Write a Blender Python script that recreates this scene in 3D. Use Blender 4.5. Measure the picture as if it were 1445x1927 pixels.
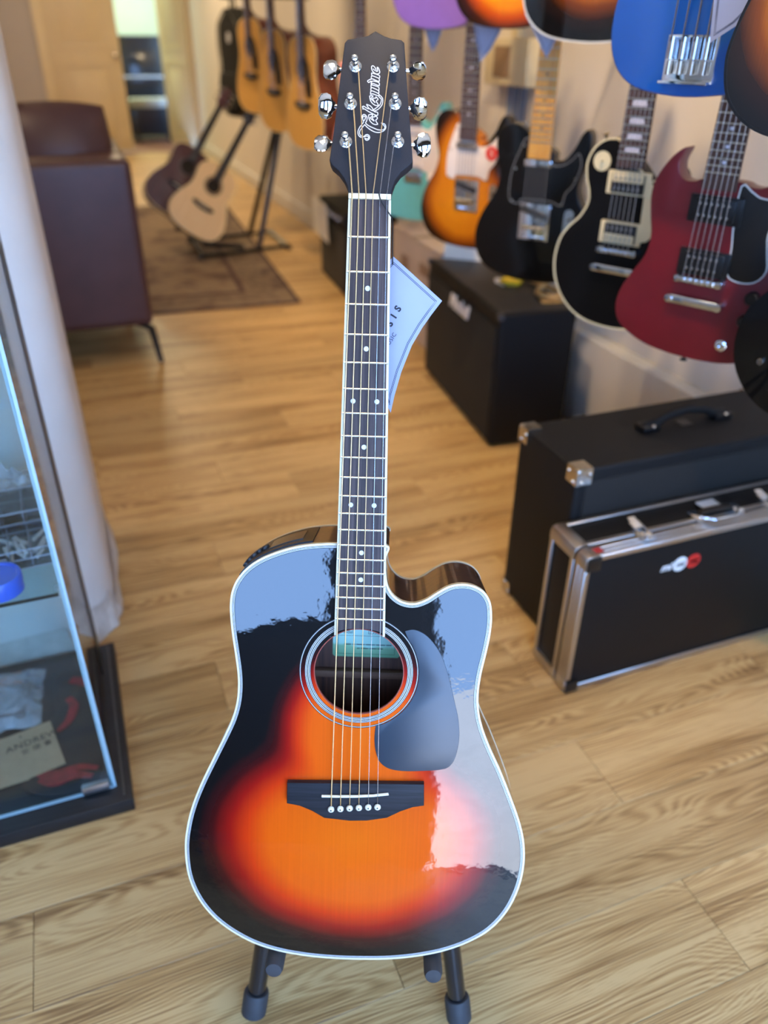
import bpy, bmesh, math, random
from mathutils import Matrix, Vector
from mathutils.geometry import tessellate_polygon

for o in list(bpy.data.objects):
    bpy.data.objects.remove(o, do_unlink=True)
SC = bpy.context.scene
COL = SC.collection
random.seed(7)

# ------------------------------------------------------------------ camera
# room frame: X to the right-hand wall, Y into the shop, Z up, origin on the floor under the camera
CAM_R = ((0.93409, 0.178529, -0.309197), (-0.356865, 0.493682, -0.793048), (0.011063, 0.85112, 0.524854))
CAM_P = Vector((0, 0, 1.2))
cam = bpy.data.cameras.new('camera')
cam.sensor_fit = 'VERTICAL'
cam.sensor_height = 34.624
cam.sensor_width = 25.963
cam.lens = 26.0
cam.clip_start = 0.05
cam.clip_end = 100
cam.dof.use_dof = True
cam.dof.focus_distance = 0.83
cam.dof.aperture_fstop = 2.7
camo = bpy.data.objects.new('camera', cam)
m = Matrix(CAM_R).to_4x4()
m.translation = CAM_P
camo.matrix_world = m
COL.objects.link(camo)
SC.camera = camo

# ------------------------------------------------------------------ light
world = bpy.data.worlds.new('daylight')
SC.world = world
world.use_nodes = True
bg = world.node_tree.nodes['Background']
bg.inputs[0].default_value = (0.28, 0.51, 1.0, 1)
bg.inputs[1].default_value = 13.5

def light(name, kind, loc, target, power, color, size=0.1, size_y=None, spot=None, blend=0.4):
    d = bpy.data.lights.new(name, kind)
    d.energy = power
    d.color = color
    if kind == 'AREA':
        d.size = size
        if size_y:
            d.shape = 'RECTANGLE'
            d.size_y = size_y
    elif kind == 'SUN':
        d.angle = math.radians(0.6)
    else:
        d.shadow_soft_size = size
    if kind == 'SPOT':
        d.spot_size = math.radians(spot)
        d.spot_blend = blend
    o = bpy.data.objects.new(name, d)
    o.location = loc
    v = Vector(target) - Vector(loc)
    o.rotation_euler = v.to_track_quat('-Z', 'Y').to_euler()
    COL.objects.link(o)
    return o

light('sun', 'SUN', (1.6, -3.0, 9), (0.0, -3.0, 0), 46.0, (0.94, 0.96, 1.0))
WARM = (1.0, 0.72, 0.40)
# ceiling spotlights over the aisle, washing the guitar wall and the floor
for (x, y, tx, ty, tz, p) in ((0.15, 0.5, 1.5, 1.6, 0.85, 112), (0.25, 1.7, 1.58, 2.8, 1.0, 105),
                             (0.3, 3.2, 1.5, 4.3, 0.85, 95), (0.3, 5.0, 1.5, 6.2, 0.6, 90)):
    light('ceiling_spot', 'SPOT', (x, y, 2.68), (tx, ty, tz), p, WARM, 0.035, spot=78, blend=0.7)
for (x, y, p) in ((-0.9, 3.0, 13), (0.3, 1.0, 12), (-0.6, 5.6, 22), (0.5, 8.4, 55)):
    light('ceiling_fill', 'AREA', (x, y, 2.72), (x, y, 0), p, (1.0, 0.76, 0.48), 0.6)  # added fill lamps that lift the room light, no fixtures behind them
light('music_room_lamp', 'AREA', (0.9, 12.0, 2.6), (0.9, 12.0, 0), 105, (0.92, 1.0, 0.66), 0.8)

cy = SC.cycles
cy.max_bounces = 5
cy.diffuse_bounces = 2
cy.glossy_bounces = 3
cy.transmission_bounces = 4
cy.transparent_max_bounces = 10
cy.caustics_reflective = False
cy.caustics_refractive = False

SC.view_settings.view_transform = 'Standard'
SC.view_settings.look = 'None'
SC.view_settings.exposure = 0.0
SC.view_settings.gamma = 1.0
SC.view_settings.use_curve_mapping = False

# ------------------------------------------------------------------ helpers
def lin(c):
    return tuple((v / 12.92 if v <= 0.04045 else ((v + 0.055) / 1.055) ** 2.4) for v in (x / 255.0 for x in c))

MATS = {}
def mat(name, rgb, rough=0.5, metal=0.0, coat=0.0, var=0.06, scale=30.0, bump=0.0, bscale=200.0, trans=0.0, ior=1.5, alpha=1.0, coat_rough=0.03, sheen=0.0, stretch=(1, 1, 1), spec=0.5):
    """principled material; rgb is sRGB 0-255, var a small procedural tone variation"""
    if name in MATS:
        return MATS[name]
    m = bpy.data.materials.new(name)
    m.use_nodes = True
    nt = m.node_tree
    b = nt.nodes['Principled BSDF']
    c = lin(rgb)
    b.inputs['Roughness'].default_value = rough
    b.inputs['Metallic'].default_value = metal
    b.inputs['Coat Weight'].default_value = coat
    b.inputs['Coat Roughness'].default_value = coat_rough
    b.inputs['Transmission Weight'].default_value = trans
    b.inputs['IOR'].default_value = ior
    b.inputs['Alpha'].default_value = alpha
    b.inputs['Specular IOR Level'].default_value = spec
    if sheen:
        b.inputs['Sheen Weight'].default_value = sheen
    tc = nt.nodes.new('ShaderNodeTexCoord')
    mp = nt.nodes.new('ShaderNodeMapping')
    mp.inputs['Scale'].default_value = stretch
    nt.links.new(tc.outputs['Object'], mp.inputs[0])
    nz = nt.nodes.new('ShaderNodeTexNoise')
    nz.inputs['Scale'].default_value = scale
    nz.inputs['Detail'].default_value = 4
    nt.links.new(mp.outputs[0], nz.inputs[0])
    rp = nt.nodes.new('ShaderNodeValToRGB')
    rp.color_ramp.elements[0].position = 0.3
    rp.color_ramp.elements[1].position = 0.7
    rp.color_ramp.elements[0].color = tuple(v * (1 - var) for v in c) + (1,)
    rp.color_ramp.elements[1].color = tuple(min(1, v * (1 + var)) for v in c) + (1,)
    nt.links.new(nz.outputs[0], rp.inputs[0])
    nt.links.new(rp.outputs[0], b.inputs['Base Color'])
    if bump:
        n2 = nt.nodes.new('ShaderNodeTexNoise')
        n2.inputs['Scale'].default_value = bscale
        n2.inputs['Detail'].default_value = 2
        nt.links.new(mp.outputs[0], n2.inputs[0])
        bp = nt.nodes.new('ShaderNodeBump')
        bp.inputs['Strength'].default_value = bump
        bp.inputs['Distance'].default_value = 0.002
        nt.links.new(n2.outputs[0], bp.inputs['Height'])
        nt.links.new(bp.outputs[0], b.inputs['Normal'])
    MATS[name] = m
    return m

def wood(name, dark, light_, rough=0.4, coat=0.0, axis='Y', fine=160.0, scale=6.0, coat_rough=0.05, coat_ior=1.5, bump=0.0):
    """straight-grained wood: streaks along one local axis"""
    if name in MATS:
        return MATS[name]
    m = bpy.data.materials.new(name)
    m.use_nodes = True
    nt = m.node_tree
    b = nt.nodes['Principled BSDF']
    b.inputs['Roughness'].default_value = rough
    b.inputs['Coat Weight'].default_value = coat
    b.inputs['Coat Roughness'].default_value = coat_rough
    b.inputs['Coat IOR'].default_value = coat_ior
    tc = nt.nodes.new('ShaderNodeTexCoord')
    mp = nt.nodes.new('ShaderNodeMapping')
    s = [fine, fine, fine]
    s['XYZ'.index(axis)] = scale
    mp.inputs['Scale'].default_value = s
    nt.links.new(tc.outputs['Object'], mp.inputs[0])
    nz = nt.nodes.new('ShaderNodeTexNoise')
    nz.inputs['Scale'].default_value = 1.0
    nz.inputs['Detail'].default_value = 5
    nz.inputs['Roughness'].default_value = 0.65
    nt.links.new(mp.outputs[0], nz.inputs[0])
    rp = nt.nodes.new('ShaderNodeValToRGB')
    rp.color_ramp.elements[0].position = 0.33
    rp.color_ramp.elements[1].position = 0.68
    rp.color_ramp.elements[0].color = lin(dark) + (1,)
    rp.color_ramp.elements[1].color = lin(light_) + (1,)
    nt.links.new(nz.outputs[0], rp.inputs[0])
    nt.links.new(rp.outputs[0], b.inputs['Base Color'])
    if bump:
        bp = nt.nodes.new('ShaderNodeBump')
        bp.inputs['Strength'].default_value = bump
        bp.inputs['Distance'].default_value = 0.001
        nt.links.new(nz.outputs[0], bp.inputs['Height'])
        nt.links.new(bp.outputs[0], b.inputs['Normal'])
    MATS[name] = m
    return m

def glassmat(name, tint, rough=0.0, fac=0.9, thin=1.45):
    """thin sheet glass: clear pass-through with a Fresnel reflection"""
    if name in MATS:
        return MATS[name]
    m = bpy.data.materials.new(name)
    m.use_nodes = True
    nt = m.node_tree
    nt.nodes.clear()
    out = nt.nodes.new('ShaderNodeOutputMaterial')
    tr = nt.nodes.new('ShaderNodeBsdfTransparent')
    tr.inputs[0].default_value = tint + (1,)
    gl = nt.nodes.new('ShaderNodeBsdfGlossy')
    gl.inputs['Roughness'].default_value = rough
    lw = nt.nodes.new('ShaderNodeLayerWeight')
    lw.inputs[0].default_value = 0.5
    pw = nt.nodes.new('ShaderNodeMath')
    pw.operation = 'POWER'
    pw.inputs[1].default_value = 5.0
    nt.links.new(lw.outputs['Facing'], pw.inputs[0])
    fr = nt.nodes.new('ShaderNodeMath')
    fr.operation = 'MULTIPLY_ADD'
    f0 = ((thin - 1) / (thin + 1)) ** 2
    fr.inputs[1].default_value = 1 - f0
    fr.inputs[2].default_value = f0
    nt.links.new(pw.outputs[0], fr.inputs[0])
    mx = nt.nodes.new('ShaderNodeMixShader')
    nt.links.new(fr.outputs[0], mx.inputs[0])
    nt.links.new(tr.outputs[0], mx.inputs[1])
    nt.links.new(gl.outputs[0], mx.inputs[2])
    nt.links.new(mx.outputs[0], out.inputs[0])
    MATS[name] = m
    return m

def link(name, me, material=None, parent=None, matrix=None, smooth=False):
    o = bpy.data.objects.new(name, me)
    COL.objects.link(o)
    if material is not None and not me.materials:
        me.materials.append(material)
    if smooth:
        for p in me.polygons:
            p.use_smooth = True
    if parent is not None:
        o.parent = parent
    if matrix is not None:
        o.matrix_local = matrix
    return o

def from_bm(name, bm, material=None, parent=None, matrix=None, smooth=False):
    me = bpy.data.meshes.new(name)
    bmesh.ops.recalc_face_normals(bm, faces=bm.faces)
    bm.to_mesh(me)
    bm.free()
    return link(name, me, material, parent, matrix, smooth)

def auto_smooth(o, deg=35):
    me = o.data
    for p in me.polygons:
        p.use_smooth = True
    lim = math.radians(deg)
    bm = bmesh.new()
    bm.from_mesh(me)
    for e in bm.edges:
        e.smooth = not (len(e.link_faces) == 2 and e.calc_face_angle(0) > lim)
    bm.to_mesh(me)
    bm.free()
    return o

def thing(name, label, category, loc=(0, 0, 0), rotz=0.0, group=None, matrix=None):
    o = bpy.data.objects.new(name, None)
    o.empty_display_size = 0.05
    COL.objects.link(o)
    if matrix is not None:
        o.matrix_world = matrix
    else:
        o.location = loc
        o.rotation_euler = (0, 0, rotz)
    o['label'] = label
    o['category'] = category
    if group:
        o['group'] = group
    return o

def tag(o, label, category, group=None):
    o['label'] = label
    o['category'] = category
    if group:
        o['group'] = group
    return o

def struct(o, label=None):
    o['kind'] = 'structure'
    if label:
        o['label'] = label
    return o

def T(x, y, z):
    return Matrix.Translation((x, y, z))

def R(deg, ax):
    return Matrix.Rotation(math.radians(deg), 4, ax)

def add_box(bm, c, s, mtx=None):
    r = bmesh.ops.create_cube(bm, size=1.0)
    M = T(*c) @ Matrix.Diagonal((s[0], s[1], s[2], 1))
    if mtx is not None:
        M = mtx @ M
    bmesh.ops.transform(bm, matrix=M, verts=r['verts'])
    return r['verts']

def box(name, c, s, material, parent=None, bev=0.0, matrix=None, seg=2):
    """box with its own origin at its centre"""
    bm = bmesh.new()
    add_box(bm, (0, 0, 0), s)
    if bev:
        bmesh.ops.bevel(bm, geom=bm.edges[:], offset=bev, segments=seg, affect='EDGES', profile=0.6)
    M = T(*c)
    if matrix is not None:
        M = M @ matrix
    o = from_bm(name, bm, material, parent, M)
    if bev:
        auto_smooth(o, 40)
    return o

def cr(pts, n=6, closed=True):
    """Catmull-Rom resampling"""
    P = [Vector(p) for p in pts]
    N = len(P)
    out = []
    rng = range(N) if closed else range(N - 1)
    for i in rng:
        if closed:
            p0, p1, p2, p3 = P[i - 1], P[i], P[(i + 1) % N], P[(i + 2) % N]
        else:
            p0, p1, p2, p3 = P[max(i - 1, 0)], P[i], P[i + 1], P[min(i + 2, N - 1)]
        for k in range(n):
            t = k / n
            out.append(0.5 * ((2 * p1) + (p2 - p0) * t + (2 * p0 - 5 * p1 + 4 * p2 - p3) * t * t + (3 * p1 - p0 - 3 * p2 + p3) * t * t * t))
    if not closed:
        out.append(P[-1])
    return [tuple(v) for v in out]

def area2(pts):
    return sum(pts[i - 1][0] * pts[i][1] - pts[i][0] * pts[i - 1][1] for i in range(len(pts)))

def inset(pts, d):
    """offset a closed 2D outline inwards by d"""
    s = 1 if area2(pts) > 0 else -1
    out = []
    n = len(pts)
    for i in range(n):
        a, b, c = pts[i - 1], pts[i], pts[(i + 1) % n]
        v1 = Vector((b[0] - a[0], b[1] - a[1]))
        v2 = Vector((c[0] - b[0], c[1] - b[1]))
        if v1.length < 1e-9:
            v1 = v2
        if v2.length < 1e-9:
            v2 = v1
        v1.normalize()
        v2.normalize()
        n1 = Vector((-v1.y, v1.x)) * s
        n2 = Vector((-v2.y, v2.x)) * s
        k = n1 + n2
        k = k.normalized() if k.length > 1e-6 else n1
        cs = max(0.5, k.dot(n1))
        out.append((b[0] + k.x * d / cs, b[1] + k.y * d / cs))
    return out

def circle(r, n=48, c=(0, 0)):
    return [(c[0] + r * math.cos(2 * math.pi * i / n), c[1] + r * math.sin(2 * math.pi * i / n)) for i in range(n)]

def slab(name, pts, z0, z1, material, parent=None, bev=0.0, matrix=None, seg=3, smooth=True):
    """closed 2D outline given thickness between z0 and z1, edges optionally rounded"""
    bm = bmesh.new()
    vs = [bm.verts.new((p[0], p[1], z0)) for p in pts]
    f = bm.faces.new(vs)
    r = bmesh.ops.extrude_face_region(bm, geom=[f])
    nv = [g for g in r['geom'] if isinstance(g, bmesh.types.BMVert)]
    for v in nv:
        v.co.z = z1
    bm.faces.ensure_lookup_table()
    bmesh.ops.recalc_face_normals(bm, faces=bm.faces)
    if bev:
        es = [e for e in bm.edges if abs(e.verts[0].co.z - e.verts[1].co.z) < 1e-9]
        bmesh.ops.bevel(bm, geom=es, offset=bev, segments=seg, affect='EDGES', profile=0.5, clamp_overlap=True)
    o = from_bm(name, bm, material, parent, matrix)
    if smooth:
        auto_smooth(o, 38)
    return o

def ring(name, outer, inner, z0, z1, material, parent=None, matrix=None):
    """flat band between two outlines with the same number of points"""
    n = len(outer)
    v = [(p[0], p[1], z1) for p in outer] + [(p[0], p[1], z1) for p in inner] + [(p[0], p[1], z0) for p in outer] + [(p[0], p[1], z0) for p in inner]
    f = []
    for i in range(n):
        j = (i + 1) % n
        f += [(i, j, n + j, n + i), (2 * n + i, 3 * n + i, 3 * n + j, 2 * n + j), (i, 2 * n + i, 2 * n + j, j), (n + i, n + j, 3 * n + j, 3 * n + i)]
    me = bpy.data.meshes.new(name)
    me.from_pydata(v, [], f)
    bm = bmesh.new()
    bm.from_mesh(me)
    bpy.data.meshes.remove(me)
    return from_bm(name, bm, material, parent, matrix)

def add_tube(bm, pts, r, seg=8, closed=False, cap=True):
    P = [Vector(p) for p in pts]
    n = len(P)
    rr = r if isinstance(r, (list, tuple)) else [r] * n
    rings = []
    prev = None
    for i in range(n):
        if closed:
            d = P[(i + 1) % n] - P[i - 1]
        else:
            d = P[min(i + 1, n - 1)] - P[max(i - 1, 0)]
        if d.length < 1e-9:
            d = Vector((0, 0, 1))
        d.normalize()
        if prev is None:
            a = Vector((0, 0, 1)) if abs(d.z) < 0.9 else Vector((1, 0, 0))
            u = d.cross(a).normalized()
        else:
            u = prev - d * prev.dot(d)
            u = u.normalized() if u.length > 1e-6 else d.orthogonal().normalized()
        prev = u
        w = d.cross(u)
        rings.append([bm.verts.new(P[i] + (u * math.cos(2 * math.pi * k / seg) + w * math.sin(2 * math.pi * k / seg)) * rr[i]) for k in range(seg)])
    m_ = n if closed else n - 1
    for i in range(m_):
        a, b = rings[i], rings[(i + 1) % n]
        for k in range(seg):
            bm.faces.new((a[k], a[(k + 1) % seg], b[(k + 1) % seg], b[k]))
    if cap and not closed:
        bm.faces.new(rings[0])
        bm.faces.new(rings[-1])

def tube(name, pts, r, material, parent=None, seg=10, closed=False, matrix=None):
    bm = bmesh.new()
    add_tube(bm, pts, r, seg, closed)
    return auto_smooth(from_bm(name, bm, material, parent, matrix), 50)

def lathe(name, prof, material, parent=None, seg=24, matrix=None):
    """profile of (r, z) turned about local Z"""
    v, f = [], []
    for r, z in prof:
        for k in range(seg):
            a = 2 * math.pi * k / seg
            v.append((r * math.cos(a), r * math.sin(a), z))
    for i in range(len(prof) - 1):
        for k in range(seg):
            a, b = i * seg + k, i * seg + (k + 1) % seg
            f.append((a, b, b + seg, a + seg))
    bm = bmesh.new()
    me = bpy.data.meshes.new(name)
    me.from_pydata(v, [], f)
    bm.from_mesh(me)
    bpy.data.meshes.remove(me)
    bmesh.ops.remove_doubles(bm, verts=bm.verts, dist=1e-6)
    return auto_smooth(from_bm(name, bm, material, parent, matrix), 40)

def text(name, s, size, material, parent=None, matrix=None, depth=0.0004, shear=0.0, spacing=1.0, bold=0.0):
    cu = bpy.data.curves.new(name, 'FONT')
    cu.body = s
    cu.size = size
    cu.align_x = 'CENTER'
    cu.align_y = 'CENTER'
    cu.extrude = depth
    cu.shear = shear
    cu.space_character = spacing
    cu.offset = bold
    cu.resolution_u = 4
    tmp = bpy.data.objects.new(name, cu)
    COL.objects.link(tmp)
    bpy.context.view_layer.update()
    me = bpy.data.meshes.new_from_object(tmp)
    bpy.data.objects.remove(tmp, do_unlink=True)
    me.materials.clear()
    return link(name, me, material, parent, matrix)

def strokes(name, lines, w, material, parent=None, matrix=None, z=0.0, scale=0.001, h=0.0002):
    """thin flat inlay lines of width w"""
    bm = bmesh.new()
    for l in lines:
        P = [Vector((p[0] * scale, p[1] * scale)) for p in l]
        left, right = [], []
        for i, p in enumerate(P):
            d = P[min(i + 1, len(P) - 1)] - P[max(i - 1, 0)]
            d = d.normalized() if d.length > 1e-9 else Vector((1, 0))
            n_ = Vector((-d.y, d.x)) * w / 2
            left.append(bm.verts.new((p.x + n_.x, p.y + n_.y, z + h)))
            right.append(bm.verts.new((p.x - n_.x, p.y - n_.y, z + h)))
        for i in range(len(P) - 1):
            try:
                bm.faces.new((left[i], right[i], right[i + 1], left[i + 1]))
            except ValueError:
                pass
    me = bpy.data.meshes.new(name)
    for f in bm.faces:
        f.normal_update()
        if f.normal.z < 0:
            f.normal_flip()
    bm.to_mesh(me)
    bm.free()
    return link(name, me, material, parent, matrix)

def copy_tree(o, parent=None):
    c = o.copy()
    COL.objects.link(c)
    c.parent = parent
    for ch in o.children:
        copy_tree(ch, c)
    return c

# ================================================================== the room
M_wall = mat('plaster_white', (222, 214, 202), 0.8, var=0.03, scale=3, bump=0.15, bscale=120)
M_wallg = mat('plaster_grey', (176, 168, 160), 0.8, var=0.03, scale=3)
M_ceil = mat('ceiling_paint', (225, 220, 212), 0.9, var=0.02, scale=2)
M_cream = mat('cream_paint', (214, 196, 158), 0.5, var=0.04, scale=4)
M_base = mat('skirting_paint', (214, 208, 198), 0.5, var=0.03, scale=5)
M_sub = mat('subfloor', (60, 45, 30), 0.9)
WX, WL, WB, WF, WH = 1.64, -2.6, 10.45, -0.9, 2.75

def oak(name):
    m = bpy.data.materials.new(name)
    m.use_nodes = True
    nt = m.node_tree
    N = nt.nodes
    Lk = nt.links.new
    b = N['Principled BSDF']
    tc = N.new('ShaderNodeTexCoord')
    oi = N.new('ShaderNodeObjectInfo')
    # every plank its own piece of grain: shift the coordinates by the plank's random number
    mul = N.new('ShaderNodeVectorMath'); mul.operation = 'SCALE'
    cmb = N.new('ShaderNodeCombineXYZ')
    for i in range(3):
        Lk(oi.outputs['Random'], cmb.inputs[i])
    Lk(cmb.outputs[0], mul.inputs[0]); mul.inputs['Scale'].default_value = 37.0
    add = N.new('ShaderNodeVectorMath'); add.operation = 'ADD'
    Lk(tc.outputs['Object'], add.inputs[0]); Lk(mul.outputs[0], add.inputs[1])
    # slow warp
    mp1 = N.new('ShaderNodeMapping'); mp1.inputs['Scale'].default_value = (1.3, 7.0, 1)
    Lk(add.outputs[0], mp1.inputs[0])
    n1 = N.new('ShaderNodeTexNoise'); n1.inputs['Scale'].default_value = 1.0; n1.inputs['Detail'].default_value = 2.0
    Lk(mp1.outputs[0], n1.inputs[0])
    # cathedral rings: contour lines of the slow noise plus a cross-plank ramp
    sep = N.new('ShaderNodeSeparateXYZ'); Lk(add.outputs[0], sep.inputs[0])
    k1 = N.new('ShaderNodeMath'); k1.operation = 'MULTIPLY'; Lk(sep.outputs[1], k1.inputs[0]); k1.inputs[1].default_value = 26.0
    k2 = N.new('ShaderNodeMath'); k2.operation = 'MULTIPLY_ADD'; Lk(n1.outputs[0], k2.inputs[0]); k2.inputs[1].default_value = 8.0; Lk(k1.outputs[0], k2.inputs[2])
    sn = N.new('ShaderNodeMath'); sn.operation = 'SINE'
    k3 = N.new('ShaderNodeMath'); k3.operation = 'MULTIPLY'; Lk(k2.outputs[0], k3.inputs[0]); k3.inputs[1].default_value = 34.0
    Lk(k3.outputs[0], sn.inputs[0])
    # fine pores stretched along the plank
    mp2 = N.new('ShaderNodeMapping'); mp2.inputs['Scale'].default_value = (6, 480, 1)
    Lk(add.outputs[0], mp2.inputs[0])
    n2 = N.new('ShaderNodeTexNoise'); n2.inputs['Scale'].default_value = 1.0; n2.inputs['Detail'].default_value = 3.0
    Lk(mp2.outputs[0], n2.inputs[0])
    # broad tone patches
    mp3 = N.new('ShaderNodeMapping'); mp3.inputs['Scale'].default_value = (1.6, 16, 1)
    Lk(add.outputs[0], mp3.inputs[0])
    n3 = N.new('ShaderNodeTexNoise'); n3.inputs['Scale'].default_value = 1.0; n3.inputs['Detail'].default_value = 3.0
    Lk(mp3.outputs[0], n3.inputs[0])
    a1 = N.new('ShaderNodeMath'); a1.operation = 'MULTIPLY_ADD'; Lk(sn.outputs[0], a1.inputs[0]); a1.inputs[1].default_value = 0.085; Lk(n3.outputs[0], a1.inputs[2])
    a2 = N.new('ShaderNodeMath'); a2.operation = 'MULTIPLY_ADD'; Lk(n2.outputs[0], a2.inputs[0]); a2.inputs[1].default_value = 0.85; Lk(a1.outputs[0], a2.inputs[2])
    rp = N.new('ShaderNodeValToRGB')
    e = rp.color_ramp.elements
    e[0].position = 0.66; e[0].color = lin((132, 96, 56)) + (1,)
    e[1].position = 1.0; e[1].color = lin((206, 170, 114)) + (1,)
    x = e.new(0.84); x.color = lin((178, 138, 84)) + (1,)
    x = e.new(0.93); x.color = lin((193, 155, 100)) + (1,)
    Lk(a2.outputs[0], rp.inputs[0])
    hsv = N.new('ShaderNodeHueSaturation')
    mr = N.new('ShaderNodeMapRange'); Lk(oi.outputs['Random'], mr.inputs[0]); mr.inputs[3].default_value = 0.90; mr.inputs[4].default_value = 1.08
    Lk(mr.outputs[0], hsv.inputs['Value']); Lk(rp.outputs[0], hsv.inputs['Color'])
    Lk(hsv.outputs[0], b.inputs['Base Color'])
    b.inputs['Roughness'].default_value = 0.42
    b.inputs['Specular IOR Level'].default_value = 0.4
    return m
M_oak = oak('oak_plank')

floor = struct(box('floor', ((WX + WL) / 2, (WB + WF) / 2, -0.054), (WX - WL, WB - WF, 0.1), M_sub), 'light oak plank floor')
FC = ((WX + WL) / 2, (WB + WF) / 2, -0.054)
PW, PL, PT = 0.16, 1.015, 0.004
def plank_mesh(w, l):
    bm = bmesh.new()
    add_box(bm, (0, 0, 0), (l - 0.0009, w - 0.0006, PT))
    es = [e for e in bm.edges if all(v.co.z > 0 for v in e.verts)]
    bmesh.ops.bevel(bm, geom=es, offset=0.0006, segments=1, affect='EDGES')
    me = bpy.data.meshes.new('plank')
    bm.to_mesh(me)
    bm.free()
    me.materials.append(M_oak)
    return me
FULL = plank_mesh(PW, PL)
CR = Matrix(CAM_R)
def in_view(x0, x1, y0, y1):
    mx = [1e9, -1e9, 1e9, -1e9]
    for i in range(7):
        for j in range(3):
            p = CR.transposed() @ (Vector((x0 + (x1 - x0) * i / 6, y0 + (y1 - y0) * j / 2, 0)) - CAM_P)
            if p.z < -0.05:
                u, v = p.x / -p.z * 1447 + 722.5, 963.5 - p.y / -p.z * 1447
                if -60 < u < 1505 and -60 < v < 1990:
                    return True
    return False
rest = bmesh.new()
row = 0
for k in range(-9, 64):
    y0 = 0.384 + PW * k
    y1 = min(y0 + PW, WB)
    y0 = max(y0, WF)
    if y1 - y0 < 0.01:
        continue
    off = 0.757 if k % 2 == 0 else 0.2545
    if k > 4:
        off += (hash((k * 7919) % 1013) % 100) / 100.0
    i0 = int(math.floor((WL - off) / PL))
    for i in range(i0, i0 + 7):
        x0, x1 = max(off + i * PL, WL), min(off + (i + 1) * PL, WX)
        if x1 - x0 < 0.03:
            continue
        c = ((x0 + x1) / 2, (y0 + y1) / 2, -PT / 2)
        if in_view(x0, x1, y0, y1):
            full = abs(x1 - x0 - PL) < 1e-6 and abs(y1 - y0 - PW) < 1e-6
            me = FULL if full else plank_mesh(y1 - y0, x1 - x0)
            link('plank', me, M_oak, floor, T(c[0] - FC[0], c[1] - FC[1], c[2] - FC[2]))
        else:
            add_box(rest, (c[0], c[1], c[2]), (x1 - x0 - 0.0009, y1 - y0 - 0.0006, PT))
rp_ = from_bm('plank_rest', rest, M_oak, floor, T(-FC[0], -FC[1], -FC[2]))
rp_['kind'] = 'stuff'

# walls: boxes just outside the room volume
struct(box('wall_right', (WX + 0.06, (WB + WF) / 2, WH / 2), (0.12, WB - WF, WH), M_wall), 'cream white plaster wall behind the hanging guitars')
struct(box('wall_left', (WL - 0.06, (WB + WF) / 2, WH / 2), (0.12, WB - WF, WH), M_wallg))
struct(box('ceiling', ((WX + WL) / 2, (WB + WF) / 2, WH + 0.06), (WX - WL + 0.24, WB - WF + 0.24, 0.12), M_ceil))
# far wall with a double-door opening to the music room
D0, D1, DH = 0.06, 1.60, 2.25
bw = thing('wall_back', 'grey wall with cream double doors at the far end', 'wall', (0, WB, 0))
del bw['category']
struct(bw)
box('wall_panel', ((WL + D0) / 2, 0.06, WH / 2), (D0 - WL, 0.12, WH), M_wallg, bw)
box('wall_panel', ((D0 + WX) / 2, 0.06, (WH + DH) / 2), (WX - D0, 0.12, WH - DH), M_wallg, bw)
box('wall_panel', ((D1 + WX) / 2, 0.06, DH / 2), (WX - D1, 0.12, DH), M_cream, bw)
box('door_frame', (D0 - 0.045, -0.015, DH / 2), (0.09, 0.03, DH), M_cream, bw, 0.004)
# shop front behind the camera: openings, dark pier added for the photographer's reflection
fw_ = thing('wall_front', 'shop front with openings shaped for daylight and reflections', 'wall', (0, WF, 0))
del fw_['category']
struct(fw_)
M_front = mat('front_wall_dark', (58, 54, 52), 0.7)
def fpan(x0, x1, z0, z1):
    box('wall_panel', ((x0 + x1) / 2, -0.05, (z0 + z1) / 2), (x1 - x0, 0.1, z1 - z0), M_front, fw_)
FO = ((-2.2, -1.40, 0.90, 2.1), (-1.14, -0.57, 0.70, 2.1), (-0.27, 0.52, 0.02, 2.1), (0.62, 1.30, 0.60, 2.1))  # outermost two openings added to let in more daylight
xp = WL
for (a, b_, c_, d_) in FO:
    fpan(xp, a, 0, WH)
    if c_ > 0.05:
        fpan(a, b_, 0, c_)
    fpan(a, b_, d_, WH)
    xp = b_
fpan(xp, WX, 0, WH)
M_alu_dark = mat('dark_frame', (40, 42, 45), 0.4, 0.6)
for i, (a, b_, c_, d_) in enumerate(FO):
    w_ = thing('door_3' if i == 2 else 'window_%d' % (3 + i), 'window', 'window', ((a + b_) / 2, WF - 0.05, 0))
    del w_['category']
    struct(w_, 'opening placed in the shop front for daylight and reflections')
    for sx in (-1, 1):
        box('window_frame', (sx * ((b_ - a) / 2 - 0.02), 0, (c_ + d_) / 2), (0.04, 0.05, d_ - c_), M_alu_dark, w_)
    for z in ((c_ + 0.02, d_ - 0.02) if i != 2 else (d_ - 0.02,)):
        box('window_frame', (0, 0, z), (b_ - a - 0.08, 0.05, 0.04), M_alu_dark, w_)
# street outside
M_pave = mat('pavement_concrete', (186, 184, 180), 0.85, var=0.1, scale=6)
struct(box('ground', (0, -11, -0.11), (40, 20, 0.2), M_pave), 'pale pavement outside the shop front')

# skirting and the boxed ledge along the foot of the guitar wall
struct(box('baseboard_right', (WX - 0.008, (3.0 + WB) / 2, 0.055), (0.016, WB - 3.0, 0.11), M_base, bev=0.003))
struct(box('trim_1', (WX - 0.03, 1.05, 0.165), (0.06, 3.9, 0.33), M_base, bev=0.008), 'white boxed ledge along the foot of the wall')

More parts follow.
